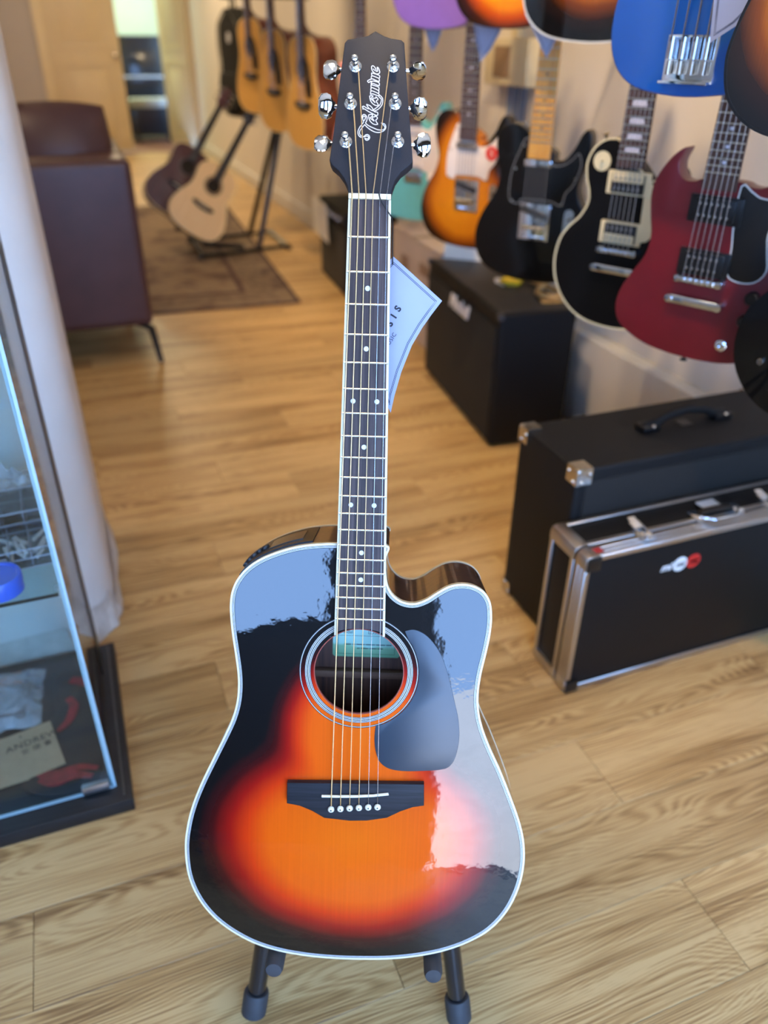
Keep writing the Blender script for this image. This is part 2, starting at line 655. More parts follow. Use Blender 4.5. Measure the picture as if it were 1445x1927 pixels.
# broad white pillar with rounded corners and its ragged paper collar on the floor
M_pillar = mat('pillar_paint', (230, 226, 220), 0.75, var=0.04, scale=5, bump=0.2, bscale=60)
pil = thing('pillar', 'broad white plastered pillar behind the glass cabinet', 'pillar', (-0.068, 1.475, 0))
pil['kind'] = 'structure'
del pil['category']
def rrect(x0, x1, y0, y1, r, n=10):
    out = []
    for cx_, cy_, a0_ in ((x1 - r, y1 - r, 0), (x0 + r, y1 - r, 90), (x0 + r, y0 + r, 180), (x1 - r, y0 + r, 270)):
        for k_ in range(n + 1):
            t_ = math.radians(a0_ + 90.0 * k_ / n)
            out.append((cx_ + r * math.cos(t_), cy_ + r * math.sin(t_)))
    return out
PIL = rrect(-0.95, 0.0, 0.0, 0.66, 0.17)
slab('column_shaft', PIL, 0.0, 2.748, M_pillar, pil)
bmp = bmesh.new()
vs = []
PILD = cr([(p[0], p[1]) for p in rrect(-0.95, 0.0, 0.0, 0.66, 0.17, 4)], 3)
n = len(PILD)
o1, o2, o3 = inset(PILD, -0.0015), inset(PILD, -0.004), [inset(PILD, -d_) for d_ in (0.008, 0.013, 0.018, 0.024)]
for i in range(n):
    hh = 0.02 + 0.04 * random.random()
    o_ = random.choice(o3)
    vs.append([bmp.verts.new((o1[i][0], o1[i][1], hh + 0.03)), bmp.verts.new((o2[i][0], o2[i][1], hh)), bmp.verts.new((o_[i][0], o_[i][1], 0.0015))])
for i in range(n):
    for k in range(2):
        bmp.faces.new((vs[i][k], vs[i - 1][k], vs[i - 1][k + 1], vs[i][k + 1]))
from_bm('paper_collar', bmp, mat('collar_paper', (206, 198, 188), 0.8, var=0.1, scale=40), pil)

# ================================================================== the acoustic guitar in front
# guitar frame: x to the viewer's right, y up the neck, z out of the top; origin at the nut
GM = Matrix(((0.924631, 0.147226, -0.351258, 0.281946), (-0.380759, 0.335681, -0.861592, 0.774003), (-0.008938, 0.930399, 0.366439, 1.061405), (0, 0, 0, 1)))
mm = lambda L: [tuple(v / 1000.0 for v in p) for p in L]
SCALE = 0.644
fret_y = lambda k: -SCALE * (1 - 2 ** (-k / 12.0))
width = lambda y: 0.0425 + 0.0296 * (-y)

M_cream_pl = mat('cream_plastic', (224, 212, 178), 0.3, var=0.03)
M_white_pl = mat('white_plastic', (206, 206, 202), 0.3, var=0.02)
M_black_pl = mat('black_plastic', (14, 14, 15), 0.3, var=0.05)
M_chrome = mat('chrome', (225, 228, 232), 0.06, 1.0, var=0.01)
M_bronze = mat('bronze_string', (240, 204, 146), 0.45, 1.0, var=0.08, scale=900)
M_steel = mat('steel_string', (200, 200, 202), 0.25, 1.0, var=0.03)
M_rose = wood('rosewood_side', (34, 19, 13), (82, 47, 31), 0.35, 1.0, 'Y', 110, 5, 0.04)
M_rosez = wood('rosewood_inside', (58, 32, 22), (112, 68, 46), 0.6, 0.0, 'Y', 150, 5)
M_fb = wood('rosewood_board', (50, 42, 42), (86, 72, 70), 0.5, 0.0, 'Y', 260, 7)
M_neck = wood('mahogany_neck', (72, 36, 22), (112, 62, 38), 0.35, 0.5, 'Y', 200, 6)
M_head = mat('headstock_satin_black', (42, 42, 46), 0.5, var=0.08, scale=300, stretch=(6, 1, 1), spec=0.2)
M_ebony = wood('ebony_bridge', (26, 26, 29), (44, 44, 49), 0.5, 0.0, 'X', 260, 8)
M_ebony.node_tree.nodes['Principled BSDF'].inputs['Specular IOR Level'].default_value = 0.2
M_fb.node_tree.nodes['Principled BSDF'].inputs['Specular IOR Level'].default_value = 0.25
M_inlay = mat('dot_inlay', (226, 240, 244), 0.3, var=0.03)

def burst_mat(name, shapes, ramp, coat=1.0, grain=0.10, coat_ior=1.6, wob=0.0, base_rough=0.4):
    """sunburst lacquer: colour by distance from a few ellipses (cx, cy, a, b) in the object's own plane"""
    m = bpy.data.materials.new(name)
    m.use_nodes = True
    nt = m.node_tree
    N = nt.nodes
    Lk = nt.links.new
    b = N['Principled BSDF']
    tc = N.new('ShaderNodeTexCoord')
    sep = N.new('ShaderNodeSeparateXYZ')
    Lk(tc.outputs['Object'], sep.inputs[0])
    last = None
    def math_(op, a, b_=None, c=None):
        n_ = N.new('ShaderNodeMath')
        n_.operation = op
        for i, v in enumerate((a, b_, c)):
            if v is None:
                continue
            if isinstance(v, (int, float)):
                n_.inputs[i].default_value = v
            else:
                Lk(v, n_.inputs[i])
        return n_.outputs[0]
    for (cx, cy, a, bb) in shapes:
        dx = math_('MULTIPLY', math_('SUBTRACT', sep.outputs[0], cx), 1 / a)
        dy = math_('MULTIPLY', math_('SUBTRACT', sep.outputs[1], cy), 1 / bb)
        d = math_('SQRT', math_('ADD', math_('MULTIPLY', dx, dx), math_('MULTIPLY', dy, dy)))
        last = d if last is None else math_('SMOOTH_MIN', last, d, 0.35)
    nz0 = N.new('ShaderNodeTexNoise'); nz0.inputs['Scale'].default_value = 14
    Lk(tc.outputs['Object'], nz0.inputs[0])
    last = math_('MULTIPLY_ADD', math_('SUBTRACT', nz0.outputs[0], 0.5), 0.06, last)
    rp = N.new('ShaderNodeValToRGB')
    els = rp.color_ramp.elements
    for i, (p, c) in enumerate(ramp):
        e = els[i] if i < 2 else els.new(p)
        e.position = p
        e.color = lin(c) + (1,)
    sc = math_('MULTIPLY', last, 0.5)
    Lk(sc, rp.inputs[0])
    mp = N.new('ShaderNodeMapping'); mp.inputs['Scale'].default_value = (420, 7, 1)
    Lk(tc.outputs['Object'], mp.inputs[0])
    nz = N.new('ShaderNodeTexNoise'); nz.inputs['Scale'].default_value = 1.0; nz.inputs['Detail'].default_value = 4
    Lk(mp.outputs[0], nz.inputs[0])
    g = math_('MULTIPLY_ADD', nz.outputs[0], grain * 4, 1 - grain * 2)
    mx = N.new('ShaderNodeVectorMath'); mx.operation = 'SCALE'
    Lk(rp.outputs[0], mx.inputs[0]); Lk(g, mx.inputs['Scale'])
    Lk(mx.outputs[0], b.inputs['Base Color'])
    b.inputs['Roughness'].default_value = base_rough
    b.inputs['Specular IOR Level'].default_value = 0.08
    b.inputs['Coat Weight'].default_value = coat
    b.inputs['Coat Roughness'].default_value = 0.02
    b.inputs['Coat IOR'].default_value = coat_ior
    if wob:
        n2 = N.new('ShaderNodeTexNoise'); n2.inputs['Scale'].default_value = 10; n2.inputs['Detail'].default_value = 5; n2.inputs['Roughness'].default_value = 0.42
        Lk(tc.outputs['Object'], n2.inputs[0])
        bp = N.new('ShaderNodeBump'); bp.inputs['Strength'].default_value = wob; bp.inputs['Distance'].default_value = 0.004
        Lk(n2.outputs[0], bp.inputs['Height']); Lk(bp.outputs[0], b.inputs['Coat Normal'])
    return m

# shapes' positions in metres: pear-shaped glow over the lower bout
M_top = burst_mat('sunburst_top', [(0.0, -0.716, 0.172, 0.134), (0.004, -0.585, 0.098, 0.115)],
                  [(0.0, (232, 100, 8)), (0.545, (10, 8, 8)), (0.30, (226, 86, 6)), (0.375, (206, 50, 6)), (0.43, (146, 16, 8)), (0.49, (58, 7, 7))], wob=0.34, grain=0.06)

ag = thing('acoustic_guitar', 'glossy orange to black sunburst cutaway acoustic guitar standing in front', 'guitar', matrix=GM)
OUT = mm([(-26, -357), (-47, -358), (-68, -361), (-89, -367), (-110, -376), (-126, -387), (-137, -400), (-143.5, -414), (-146, -430), (-145.5, -448), (-143.5, -468), (-140.5, -490), (-138, -511), (-137.5, -529), (-139.5, -548), (-145, -568), (-154, -589), (-167, -617), (-182, -650), (-193, -680), (-199.5, -708), (-202, -735), (-199, -768), (-189, -796), (-173, -820), (-151, -840), (-122, -857), (-92, -867), (-60, -872.5), (-26, -875), (10, -875), (45, -873), (78, -868), (110, -859.5), (140, -846), (165, -828), (184, -803), (196, -773), (201, -742), (199.5, -712), (192.5, -684), (181, -654), (167, -621), (154, -594), (144, -570), (138.5, -550), (136.5, -528), (138.5, -503), (143, -478), (146.3, -455), (147, -436), (144.5, -419), (137.5, -407.5), (127, -401), (114, -398.5), (99, -401), (85, -409), (73, -417.5), (60, -422.5), (47, -421), (36.5, -414), (30, -403), (27.5, -388), (27, -372), (26.6, -357)])
OUTS = cr(OUT, 5)
ZT, ZB = -0.0085, -0.113
HC = (0.0, -0.5055)
HR = 0.0508
# top plate: outline with the sound hole left open
def holed_plate(name, outer, hole, z0, z1, material, parent):
    tris = tessellate_polygon([[Vector((p[0], p[1], 0)) for p in outer], [Vector((p[0], p[1], 0)) for p in hole]])
    allp = list(outer) + list(hole)
    n_, no, nh = len(allp), len(outer), len(hole)
    v = [(p[0], p[1], z1) for p in allp] + [(p[0], p[1], z0) for p in allp]
    f = []
    for t in tris:
        a, b_, c = t
        if (allp[b_][0] - allp[a][0]) * (allp[c][1] - allp[a][1]) - (allp[b_][1] - allp[a][1]) * (allp[c][0] - allp[a][0]) < 0:
            a, c = c, a
        f += [(a, b_, c), (c + n_, b_ + n_, a + n_)]
    so = 1 if area2(outer) > 0 else -1
    for i in range(no):
        j = (i + 1) % no
        f.append((i, n_ + i, n_ + j, j) if so > 0 else (i, j, n_ + j, n_ + i))
    sh = 1 if area2(hole) > 0 else -1
    for i in range(nh):
        a, b_ = no + i, no + (i + 1) % nh
        f.append((a, b_, n_ + b_, n_ + a) if sh > 0 else (a, n_ + a, n_ + b_, b_))
    me = bpy.data.meshes.new(name)
    me.from_pydata(v, [], f)
    return link(name, me, material, parent)
body_in = inset(OUTS, 0.0022)
holed_plate('soundboard', inset(OUTS, 0.0055), circle(HR, 64, HC), ZT - 0.003, ZT, M_top, ag)
# sides: a shell of real thickness, lacquered outside, bare wood inside
def wall_shell(name, outer, inner, z0, z1, material, parent):
    return ring(name, outer, inner, z0, z1, material, parent)
auto_smooth(wall_shell('side', inset(OUTS, 0.0003), inset(OUTS, 0.004), ZB, ZT - 0.0031, M_rose, ag), 40)
slab('back_plate', inset(OUTS, 0.0003), ZB - 0.004, ZB, M_rosez, ag)
# binding and purfling, drawn in from the edge
widths = [('binding', 0.0024, M_cream_pl), ('purfling', 0.0006, M_black_pl), ('purfling', 0.0006, M_white_pl), ('purfling', 0.0006, M_black_pl), ('purfling', 0.0007, M_white_pl), ('purfling', 0.0006, M_black_pl)]
d0 = 0.0
for i, (nm, w_, mt) in enumerate(widths):
    ring(nm, inset(OUTS, d0), inset(OUTS, d0 + w_), ZT - (0.0065 if i == 0 else 0.003), ZT + 0.0001, mt, ag)
    d0 += w_
ring('binding', inset(OUTS, -0.0001), inset(OUTS, 0.003), ZB - 0.0045, ZB + 0.003, M_cream_pl, ag)
# sound-hole lining and rosette rings
M_lip = mat('sound_hole_lip', (150, 62, 40), 0.4)
hr = lambda a, b_, nm, mt, dz=0.0001: ring(nm, circle(b_, 72, HC), circle(a, 72, HC), ZT - 0.001, ZT + dz, mt, ag)
ring('hole_lining', circle(HR + 0.0004, 64, HC), circle(HR - 0.0006, 64, HC), ZT - 0.0032, ZT + 0.00005, M_lip, ag)
for a, b_, mt in ((0.0548, 0.0555, M_black_pl), (0.0555, 0.0561, M_white_pl), (0.0561, 0.0569, M_black_pl), (0.0569, 0.0577, M_white_pl), (0.0577, 0.0588, M_black_pl), (0.0588, 0.0596, M_white_pl), (0.0596, 0.0604, M_black_pl), (0.0604, 0.0610, M_white_pl), (0.0610, 0.0616, M_black_pl),
                  (0.0658, 0.0664, M_black_pl), (0.0664, 0.0670, M_white_pl), (0.0670, 0.0678, M_black_pl)):
    hr(a, b_, 'rosette_ring', mt)
# inside: brace and paper label on the back plate
box('back_brace', (0.0, -0.5465, ZB + 0.0065), (0.25, 0.009, 0.013), wood('brace_spruce', (118, 82, 62), (150, 108, 82), 0.7, 0, 'X', 200, 6), ag, 0.002)
M_label = bpy.data.materials.new('label_paper')
M_label.use_nodes = True
_nt = M_label.node_tree
_tc = _nt.nodes.new('ShaderNodeTexCoord')
_sp = _nt.nodes.new('ShaderNodeSeparateXYZ')
_nz = _nt.nodes.new('ShaderNodeTexNoise'); _nz.inputs['Scale'].default_value = 30
_nt.links.new(_tc.outputs['Object'], _sp.inputs[0]); _nt.links.new(_tc.outputs['Object'], _nz.inputs[0])
_ma = _nt.nodes.new('ShaderNodeMath'); _ma.operation = 'MULTIPLY_ADD'; _ma.inputs[1].default_value = 0.022
_nt.links.new(_nz.outputs[0], _ma.inputs[0]); _nt.links.new(_sp.outputs[1], _ma.inputs[2])
_mr = _nt.nodes.new('ShaderNodeMapRange'); _mr.inputs[1].default_value = -0.018; _mr.inputs[2].default_value = 0.016
_nt.links.new(_ma.outputs[0], _mr.inputs[0])
_rp = _nt.nodes.new('ShaderNodeValToRGB')
_rp.color_ramp.elements[0].color = lin((112, 168, 120)) + (1,)
_rp.color_ramp.elements[1].color = lin((190, 232, 214)) + (1,)
_e = _rp.color_ramp.elements.new(0.42); _e.color = lin((146, 196, 146)) + (1,)
_e = _rp.color_ramp.elements.new(0.52); _e.color = lin((180, 226, 202)) + (1,)
_nt.links.new(_mr.outputs[0], _rp.inputs[0]); _nt.links.new(_rp.outputs[0], _nt.nodes['Principled BSDF'].inputs['Base Color'])
lab = slab('paper_label', cr([(-0.0425, -0.0255), (-0.040, -0.028), (0.040, -0.028), (0.0425, -0.0255), (0.0425, 0.0255), (0.040, 0.028), (-0.040, 0.028), (-0.0425, 0.0255)], 1), 0, 0.0004, M_label, ag, matrix=T(0.0045, -0.499, ZB))
lab['label'] = 'pale green paper label inside the sound hole'
M_ink = mat('dark_ink', (30, 42, 38), 0.6)
text('label_print', 'Model', 0.0062, M_ink, lab, T(-0.025, 0.0045, 0.0005), 0.00003)
text('label_print', 'LD30C SSB', 0.0062, M_ink, lab, T(0.0165, 0.0045, 0.0005), 0.00003)
strokes('label_rule', [[(-36, 0), (36, 0)], [(-36, -24), (36, -24)], [(-36, -24), (-36, 24)], [(36, -24), (36, 24)]], 0.0004, M_ink, lab, T(0, 0, 0.0005))
strokes('label_lines', [[(x, y), (x + l, y)] for y, xs in ((-11.5, ((-28, 9), (-18, 4), (-13, 11), (-1, 12), (12, 5), (18, 6), (25, 7))), (-16.5, ((-12, 4), (-7, 10), (4, 9), (14, 7)))) for x, l in xs], 0.0012, M_ink, lab, T(0, 0, 0.0005))

# ---- fingerboard
fb0, fb1 = 0.0, -0.4602
fbz0, fbz1 = ZT + 0.0002, -0.0012
fpts = [(-width(fb0) / 2, fb0), (-width(fb1) / 2, fb1)]
arc = []
for i in range(1, 14):
    x = -width(fb1) / 2 + width(fb1) * i / 14
    arc.append((x, fb1 + 0.0085 * math.sqrt(max(0, 1 - (x / 0.0285) ** 2))))
fpts += arc + [(width(fb1) / 2, fb1), (width(fb0) / 2, fb0)]
fb = slab('fretboard', fpts, fbz0, fbz1, M_fb, ag, smooth=False)
for s_ in (-1, 1):
    q = [(s_ * (width(fb0) / 2 + 0.0002), fb0), (s_ * (width(fb1) / 2 + 0.0002), fb1), (s_ * (width(fb1) / 2 - 0.0022), fb1), (s_ * (width(fb0) / 2 - 0.0022), fb0)]
    slab('fretboard_binding', q, fbz0, fbz1 + 0.0002, M_cream_pl, fb, smooth=False)
M_fret = mat('nickel_fret', (232, 232, 226), 0.22, 1.0, var=0.02)
for k in range(1, 21):
    y = fret_y(k)
    w_ = width(y) - 0.0012
    bm = bmesh.new()
    prof = [(-0.0011, 0), (-0.0008, 0.0008), (0, 0.0011), (0.0008, 0.0008), (0.0011, 0)]
    a = [bm.verts.new((-w_ / 2, y + p, fbz1 + q_)) for p, q_ in prof]
    b_ = [bm.verts.new((w_ / 2, y + p, fbz1 + q_)) for p, q_ in prof]
    for i in range(4):
        bm.faces.new((a[i], b_[i], b_[i + 1], a[i + 1]))
    bm.faces.new(a)
    bm.faces.new(b_)
    auto_smooth(from_bm('fret', bm, M_fret, fb), 70)
for k in (3, 5, 7, 9, 12, 15, 17):
    y = (fret_y(k) + fret_y(k - 1)) / 2
    for x in ((0,) if k not in (7, 12) else (-0.0125 - 0.00002 * k, 0.0125)):
        slab('dot_inlay', circle(0.0026, 20, (x, y)), fbz1 - 0.001, fbz1 + 0.00015, M_inlay, fb, smooth=False)
box('nut', (0, 0.0028, -0.0012), (0.0428, 0.0052, 0.0056), M_cream_pl, ag, 0.0005)
# ---- neck shaft (round back) running into the heel
bm = bmesh.new()
secs = []
for y, dp in ((0.006, 0.016), (-0.03, 0.0165), (-0.1, 0.017), (-0.2, 0.018), (-0.3, 0.020), (-0.325, 0.026), (-0.345, 0.045), (-0.356, 0.085)):
    w_ = width(min(0, y)) / 2 - 0.0004
    ringv = []
    for i in range(17):
        a = math.pi * i / 16
        ringv.append(bm.verts.new((-w_ * math.cos(a), y, fbz0 - 0.0001 - dp * math.sin(a) ** 0.8)))
    secs.append(ringv)
for i in range(len(secs) - 1):
    for k in range(16):
        bm.faces.new((secs[i][k], secs[i][k + 1], secs[i + 1][k + 1], secs[i + 1][k]))
    bm.faces.new((secs[i][0], secs[i + 1][0], secs[i + 1][16], secs[i][16]))
bm.faces.new(secs[0])
bm.faces.new(secs[-1])
auto_smooth(from_bm('neck', bm, M_neck, ag), 50)
# ---- headstock, tilted back 11 degrees
HT = T(0, 0.004, -0.002) @ R(-11, 'X')
hs = bpy.data.objects.new('headstock', None)
HEADP = mm([(-21.4, 0.7), (-22.5, 8.5), (-26.7, 17.4), (-32.5, 25.1), (-39.3, 30.5), (-41.9, 35.5), (-38.6, 64.2), (-33.4, 122.8), (-30.2, 155), (-27.4, 158.6), (-15.5, 160.5), (-6.7, 162.8), (-2.3, 166), (0.6, 167.7), (3.6, 166), (9.5, 162.8), (16.8, 160.6), (27.0, 159.2), (29.9, 156.5), (35.5, 99.7), (41.6, 42.7), (42.2, 36.0), (38, 31.2), (30.4, 24.9), (25.0, 17), (21.9, 7), (21.3, 0.9)])
hd = slab('headstock', HEADP, -0.0155, 0.0, M_head, ag, 0.0009, HT)
bpy.data.objects.remove(hs)

LOGO=[[(-9.0,73.9),(-10.1,72.4),(-11.9,70.0),(-13.5,66.8),(-14.1,64.2),(-13.6,61.6),(-12.1,59.7),(-9.9,58.9),(-8.0,59.8),(-6.4,61.3),(-4.8,62.0),(-3.1,61.3),(-2.1,59.7),(-2.5,57.5),(-3.9,56.3),(-5.6,56.3),(-6.8,57.7),(-6.8,58.6)],
[(-7.5,72.0),(-9.3,69.6),(-11.1,67.4),(-12.2,65.2),(-12.4,63.0),(-11.4,61.1),(-9.7,60.0),(-7.8,59.5),(-6.1,60.1),(-4.5,60.3),(-3.3,59.7),(-3.2,58.2),(-4.6,57.5),(-6.3,58.1)],
[(-9.0,73.9),(-8.8,75.3),(-9.5,77.2),(-9.6,79.1),(-9.2,80.3),(-8.0,80.6),(-7.0,79.7),(-7.2,77.8),(-8.3,75.8)],
[(-10.3,78.4),(-10.1,81.0),(-8.7,82.3),(-7.1,81.8),(-5.6,79.9),(-5.2,78.0),(-5.7,75.6),(-6.7,73.7)],
[(-6.7,73.7),(-4.8,71.8),(-1.9,70.2),(1.9,68.6),(5.8,67.1),(8.6,66.9),(11.0,67.2),(12.8,68.4),(12.8,70.4),(11.3,72.2),(9.1,74.2)],
[(-7.5,72.0),(-5.3,69.7),(-1.8,67.1),(2.0,65.1),(5.8,64.3),(9.2,64.8),(12.0,66.3),(13.8,68.7),(13.7,71.3),(12.5,73.2),(10.5,73.6)],
[(0.1,82.5),(-3.3,82.2),(-3.8,80.7),(-3.1,77.9),(-1.9,75.5),(0.3,73.4),(2.7,72.3),(4.9,72.4),(5.6,73.0),(3.6,76.3),(4.7,78.0),(5.2,79.0),(3.9,80.7),(2.5,81.2),(2.7,80.2),(-0.3,79.4),(2.2,75.8),(0.2,77.0),(-2.2,79.1),(0.1,80.8),(0.1,82.5)],
[(0.5,83.2),(-4.3,85.5),(-8.2,87.9),(-9.9,87.7),(-9.5,89.2),(-10.4,89.7),(-9.9,90.6),(-8.8,90.6),(-6.6,89.3),(-3.7,88.1),(-6.2,92.4),(-5.0,92.2),(-2.6,91.3),(-0.6,89.4),(0.4,87.5),(-0.5,86.5),(-3.5,88.6)],
[(0.5,83.2),(2.7,82.1),(4.8,81.6),(5.5,82.6),(5.0,84.8),(2.6,85.2),(0.9,86.1)],
[(-0.1,86.1),(2.0,88.0),(5.0,90.3),(7.3,92.7),(8.4,95.6),(8.6,98.5)],
[(1.4,85.9),(4.9,87.4),(7.4,89.6),(9.5,92.8),(10.1,96.1),(9.8,99.3)],
[(8.6,98.5),(7.1,99.7),(5.7,101.1)],
[(9.8,99.3),(8.3,101.1),(6.6,102.5),(5.7,101.3)],
[(-3.4,101.3),(0.2,101.4),(-1.9,98.7),(0.1,96.6),(2.5,94.5),(-0.4,98.8),(2.9,99.1),(2.8,100.5),(4.3,99.4),(5.3,97.7),(3.4,96.2),(5.7,92.2),(3.1,91.7),(0.2,93.3),(-1.8,95.6),(-2.8,98.0),(-3.4,101.3)],
[(-2.5,102.6),(-2.3,105.9),(-0.7,106.4),(5.6,103.7),(5.4,101.6),(-0.6,103.6),(-1.8,102.6)],
[(-2.3,106.2),(-2.2,109.3),(-0.5,109.6),(5.5,106.8),(5.6,104.2)],
[(-2.0,109.5),(-2.3,112.2),(-0.9,112.4),(5.4,110.4),(5.7,107.1)],
[(-1.8,112.6),(-0.9,114.3),(5.3,111.9),(6.0,112.4),(5.5,115.0),(-0.0,116.5),(-2.1,115.3),(-2.1,112.9)],
[(-4.5,114.7),(-6.0,116.4),(-3.4,118.1),(-1.1,118.7),(-0.3,118.4),(5.2,116.2),(5.9,116.7),(5.8,119.1)],
[(-4.5,114.7),(-3.1,116.2),(-1.9,116.5)],
[(-2.3,118.6),(-2.3,121.5),(-0.4,121.6),(5.8,119.3)],
[(-1.6,121.8),(-2.2,124.4),(-0.8,124.4),(5.7,122.4),(6.0,119.6)],
[(-0.8,124.4),(2.6,123.8),(5.0,124.1),(6.1,125.8),(5.0,129.1),(4.0,130.5),(3.3,130.3),(3.9,127.4),(3.5,126.4),(2.3,126.7),(2.2,127.9),(1.2,130.2),(-0.5,131.9),(-1.9,131.8),(-2.4,130.1),(-1.6,127.3),(-0.1,125.4),(2.1,124.0)],
[(-0.7,129.0),(1.1,127.1)]]
M_logo = mat('logo_white', (232, 234, 238), 0.4, var=0.02)
lg = strokes('logo_script', [cr([(a, b, 0) for a, b in l], 3, False) if len(l) > 4 else l for l in LOGO], 0.00075, M_logo, hd, z=0.00005, h=0.0001)
lg['label'] = 'white outlined script lettering'
# ---- tuners
POSTS = mm([(-18.8, 132.7), (-22.4, 94.4), (-26.0, 55.5), (19.3, 133.6), (22.5, 95.5), (26.4, 56.9)])
BTN = mm([(-43.0, 133.6), (-46.9, 95.8), (-49.9, 57.6), (44.0, 134.4), (46.2, 95.2), (51.0, 58.2)])
BROT = (12, -30, 25, 78, 55, 12)
button0 = None
for i in range(6):
    px, py = POSTS[i]
    py -= 0.0015
    tn = lathe('tuner', [(0, 0), (0.0064, 0), (0.0064, 0.0005), (0.0056, 0.0012), (0.0048, 0.0013), (0.0048, 0.003), (0.004, 0.0038), (0.0031, 0.0039), (0.0031, 0.009), (0.0022, 0.0098), (0.0022, 0.0108), (0.0033, 0.0118), (0.0032, 0.0148), (0.002, 0.0158), (0, 0.016)], M_chrome, hd, 28, T(px, py, 0.0001))
    slab('hex_nut', circle(0.0053, 6), 0.001, 0.0032, M_chrome, tn, 0.0004)
    tube('string_wrap', [(0.0027 * math.cos(t * 0.8), 0.0027 * math.sin(t * 0.8), 0.0062 + t * 0.00012) for t in range(24)], 0.0006, M_bronze if i < 4 else M_steel, tn, 6)
    bx, by = BTN[i]
    sx = -1 if i < 3 else 1
    tube('tuner_shaft', [(sx * 0.004 - 0.0, 0.0015, -0.010), (bx - px - sx * 0.003, by - py, -0.0112)], [0.0024, 0.0022], M_chrome, tn, 12)
    bm = bmesh.new()
    prof = [(0.0, 0.0028), (0.002, 0.0042), (0.0035, 0.0078), (0.007, 0.0094), (0.0115, 0.0088), (0.0138, 0.0058), (0.0142, 0.003)]
    th = (0.0016, 0.0026, 0.0034, 0.0036, 0.0032, 0.0024, 0.0016)
    loops = []
    for (x, h_), t_ in zip(prof, th):
        x, h_, t_ = x * 1.25, h_ * 1.3, t_ * 1.2
        loops.append([bm.verts.new((x, h_ * math.cos(2 * math.pi * k / 20), t_ * math.sin(2 * math.pi * k / 20) * (1.0 if abs(math.cos(2 * math.pi * k / 20)) < 0.8 else 0.75))) for k in range(20)])
    for a, b_ in zip(loops, loops[1:]):
        for k in range(20):
            bm.faces.new((a[k], a[(k + 1) % 20], b_[(k + 1) % 20], b_[k]))
    bm.faces.new(loops[0])
    bm.faces.new(loops[-1])
    bt = auto_smooth(from_bm('tuner_button', bm, M_chrome, tn, T(bx - px - sx * 0.0085, by - py, -0.0112) @ (R(180, 'Z') if sx < 0 else Matrix.Identity(4)) @ R(BROT[i], 'X')), 30)
# ---- pickguard, bridge, saddle, pins
PG = mm([(20.8, -569.3), (19.7, -583), (20.8, -597.1), (24.8, -610.9), (32.3, -619.3), (44.0, -623.5), (64.3, -624.2), (98.9, -620.7), (110.3, -612.5), (115.4, -596.7), (116.9, -578.1), (114.9, -558.3), (110.5, -540.2), (104.6, -517.8), (98.8, -498.5), (91.7, -481.0), (84.2, -469.4), (75.5, -460.1), (66.8, -454.8), (58.4, -453), (50.5, -455.2)])
pgo = cr(PG, 4, False)
pgo = [(p[0], p[1]) for p in pgo]
a0 = math.atan2(pgo[-1][1] - HC[1], pgo[-1][0] - HC[0])
a1 = math.atan2(pgo[0][1] - HC[1], pgo[0][0] - HC[0])
for i in range(1, 16):
    a = a0 + (a1 - a0) * i / 16
    pgo.append((HC[0] + 0.0682 * math.cos(a), HC[1] + 0.0682 * math.sin(a)))
M_pg = mat('pickguard_film', (36, 48, 60), 0.34, var=0.12, scale=16, spec=0.6, bump=0.05, bscale=60)
slab('pickguard', pgo, ZT + 0.00005, ZT + 0.0011, M_pg, ag, 0.0003)
BR = mm([(-79.7, -640), (78.4, -636), (79.4, -663), (66.5, -665.5), (52, -671.5), (37.0, -680), (14, -684.5), (-6.5, -685.5), (-36, -683), (-50.4, -674.5), (-65.0, -668.6), (-79.9, -666)])
BRO = []
for i, p in enumerate(BR):
    BRO.append(p)
br = slab('bridge', BRO, ZT, ZT + 0.0085, M_ebony, ag, 0.0012)
M_bone = mat('bone_saddle', (238, 232, 212), 0.35, var=0.04)
tube('saddle', [(-0.0392, -0.6545, ZT + 0.0092), (-0.02, -0.6535, ZT + 0.0103), (0, -0.6525, ZT + 0.0107), (0.02, -0.6510, ZT + 0.0103), (0.0378, -0.6490, ZT + 0.0092)], 0.0016, M_bone, br, 10)
PINS = mm([(-28.1, -670.3), (-17.3, -669.2), (-6.7, -668), (4.0, -667), (14.9, -666), (25.5, -665.3)])
for p in PINS:
    pn = lathe('bridge_pin', [(0.0022, -0.002), (0.0024, 0.0005), (0.0037, 0.0014), (0.0038, 0.0026), (0.0028, 0.0040), (0.0012, 0.0046), (0, 0.0047)], M_bone, br, 18, T(p[0], p[1], ZT + 0.0083))
    lathe('pin_dot', [(0.0009, 0.0040), (0.0009, 0.0049), (0, 0.0050)], M_black_pl, pn, 10)
# ---- strings
NX = [-0.0177, -0.0108, -0.0038, 0.0033, 0.0102, 0.0172]
GA = (0.00075, 0.00064, 0.00055, 0.00046, 0.00036, 0.0003)
SADX = [-0.0279, -0.0172, -0.0066, 0.0040, 0.0148, 0.0254]
order = [2, 1, 0, 3, 4, 5]      # string -> post: low E to the nearest left post
for i in range(6):
    pj = {0: 2, 1: 1, 2: 0, 3: 3, 4: 4, 5: 5}[i]
    post = HT @ Vector((POSTS[pj][0] + (0.0032 if pj < 3 else -0.0032), POSTS[pj][1] - 0.004, 0.0072))
    sy = -0.6545 + (SADX[i] + 0.0392) * 0.0715
    pts = [(PINS[i][0], PINS[i][1] + 0.0025, ZT + 0.0088), (SADX[i], sy - 0.001, ZT + 0.0119), (SADX[i], sy + 0.001, ZT + 0.0121), (NX[i], 0.0005, 0.0018), (NX[i], 0.005, 0.0015), tuple(post)]
    tube('string', pts, GA[i], M_bronze if i < 4 else M_steel, ag, 8)
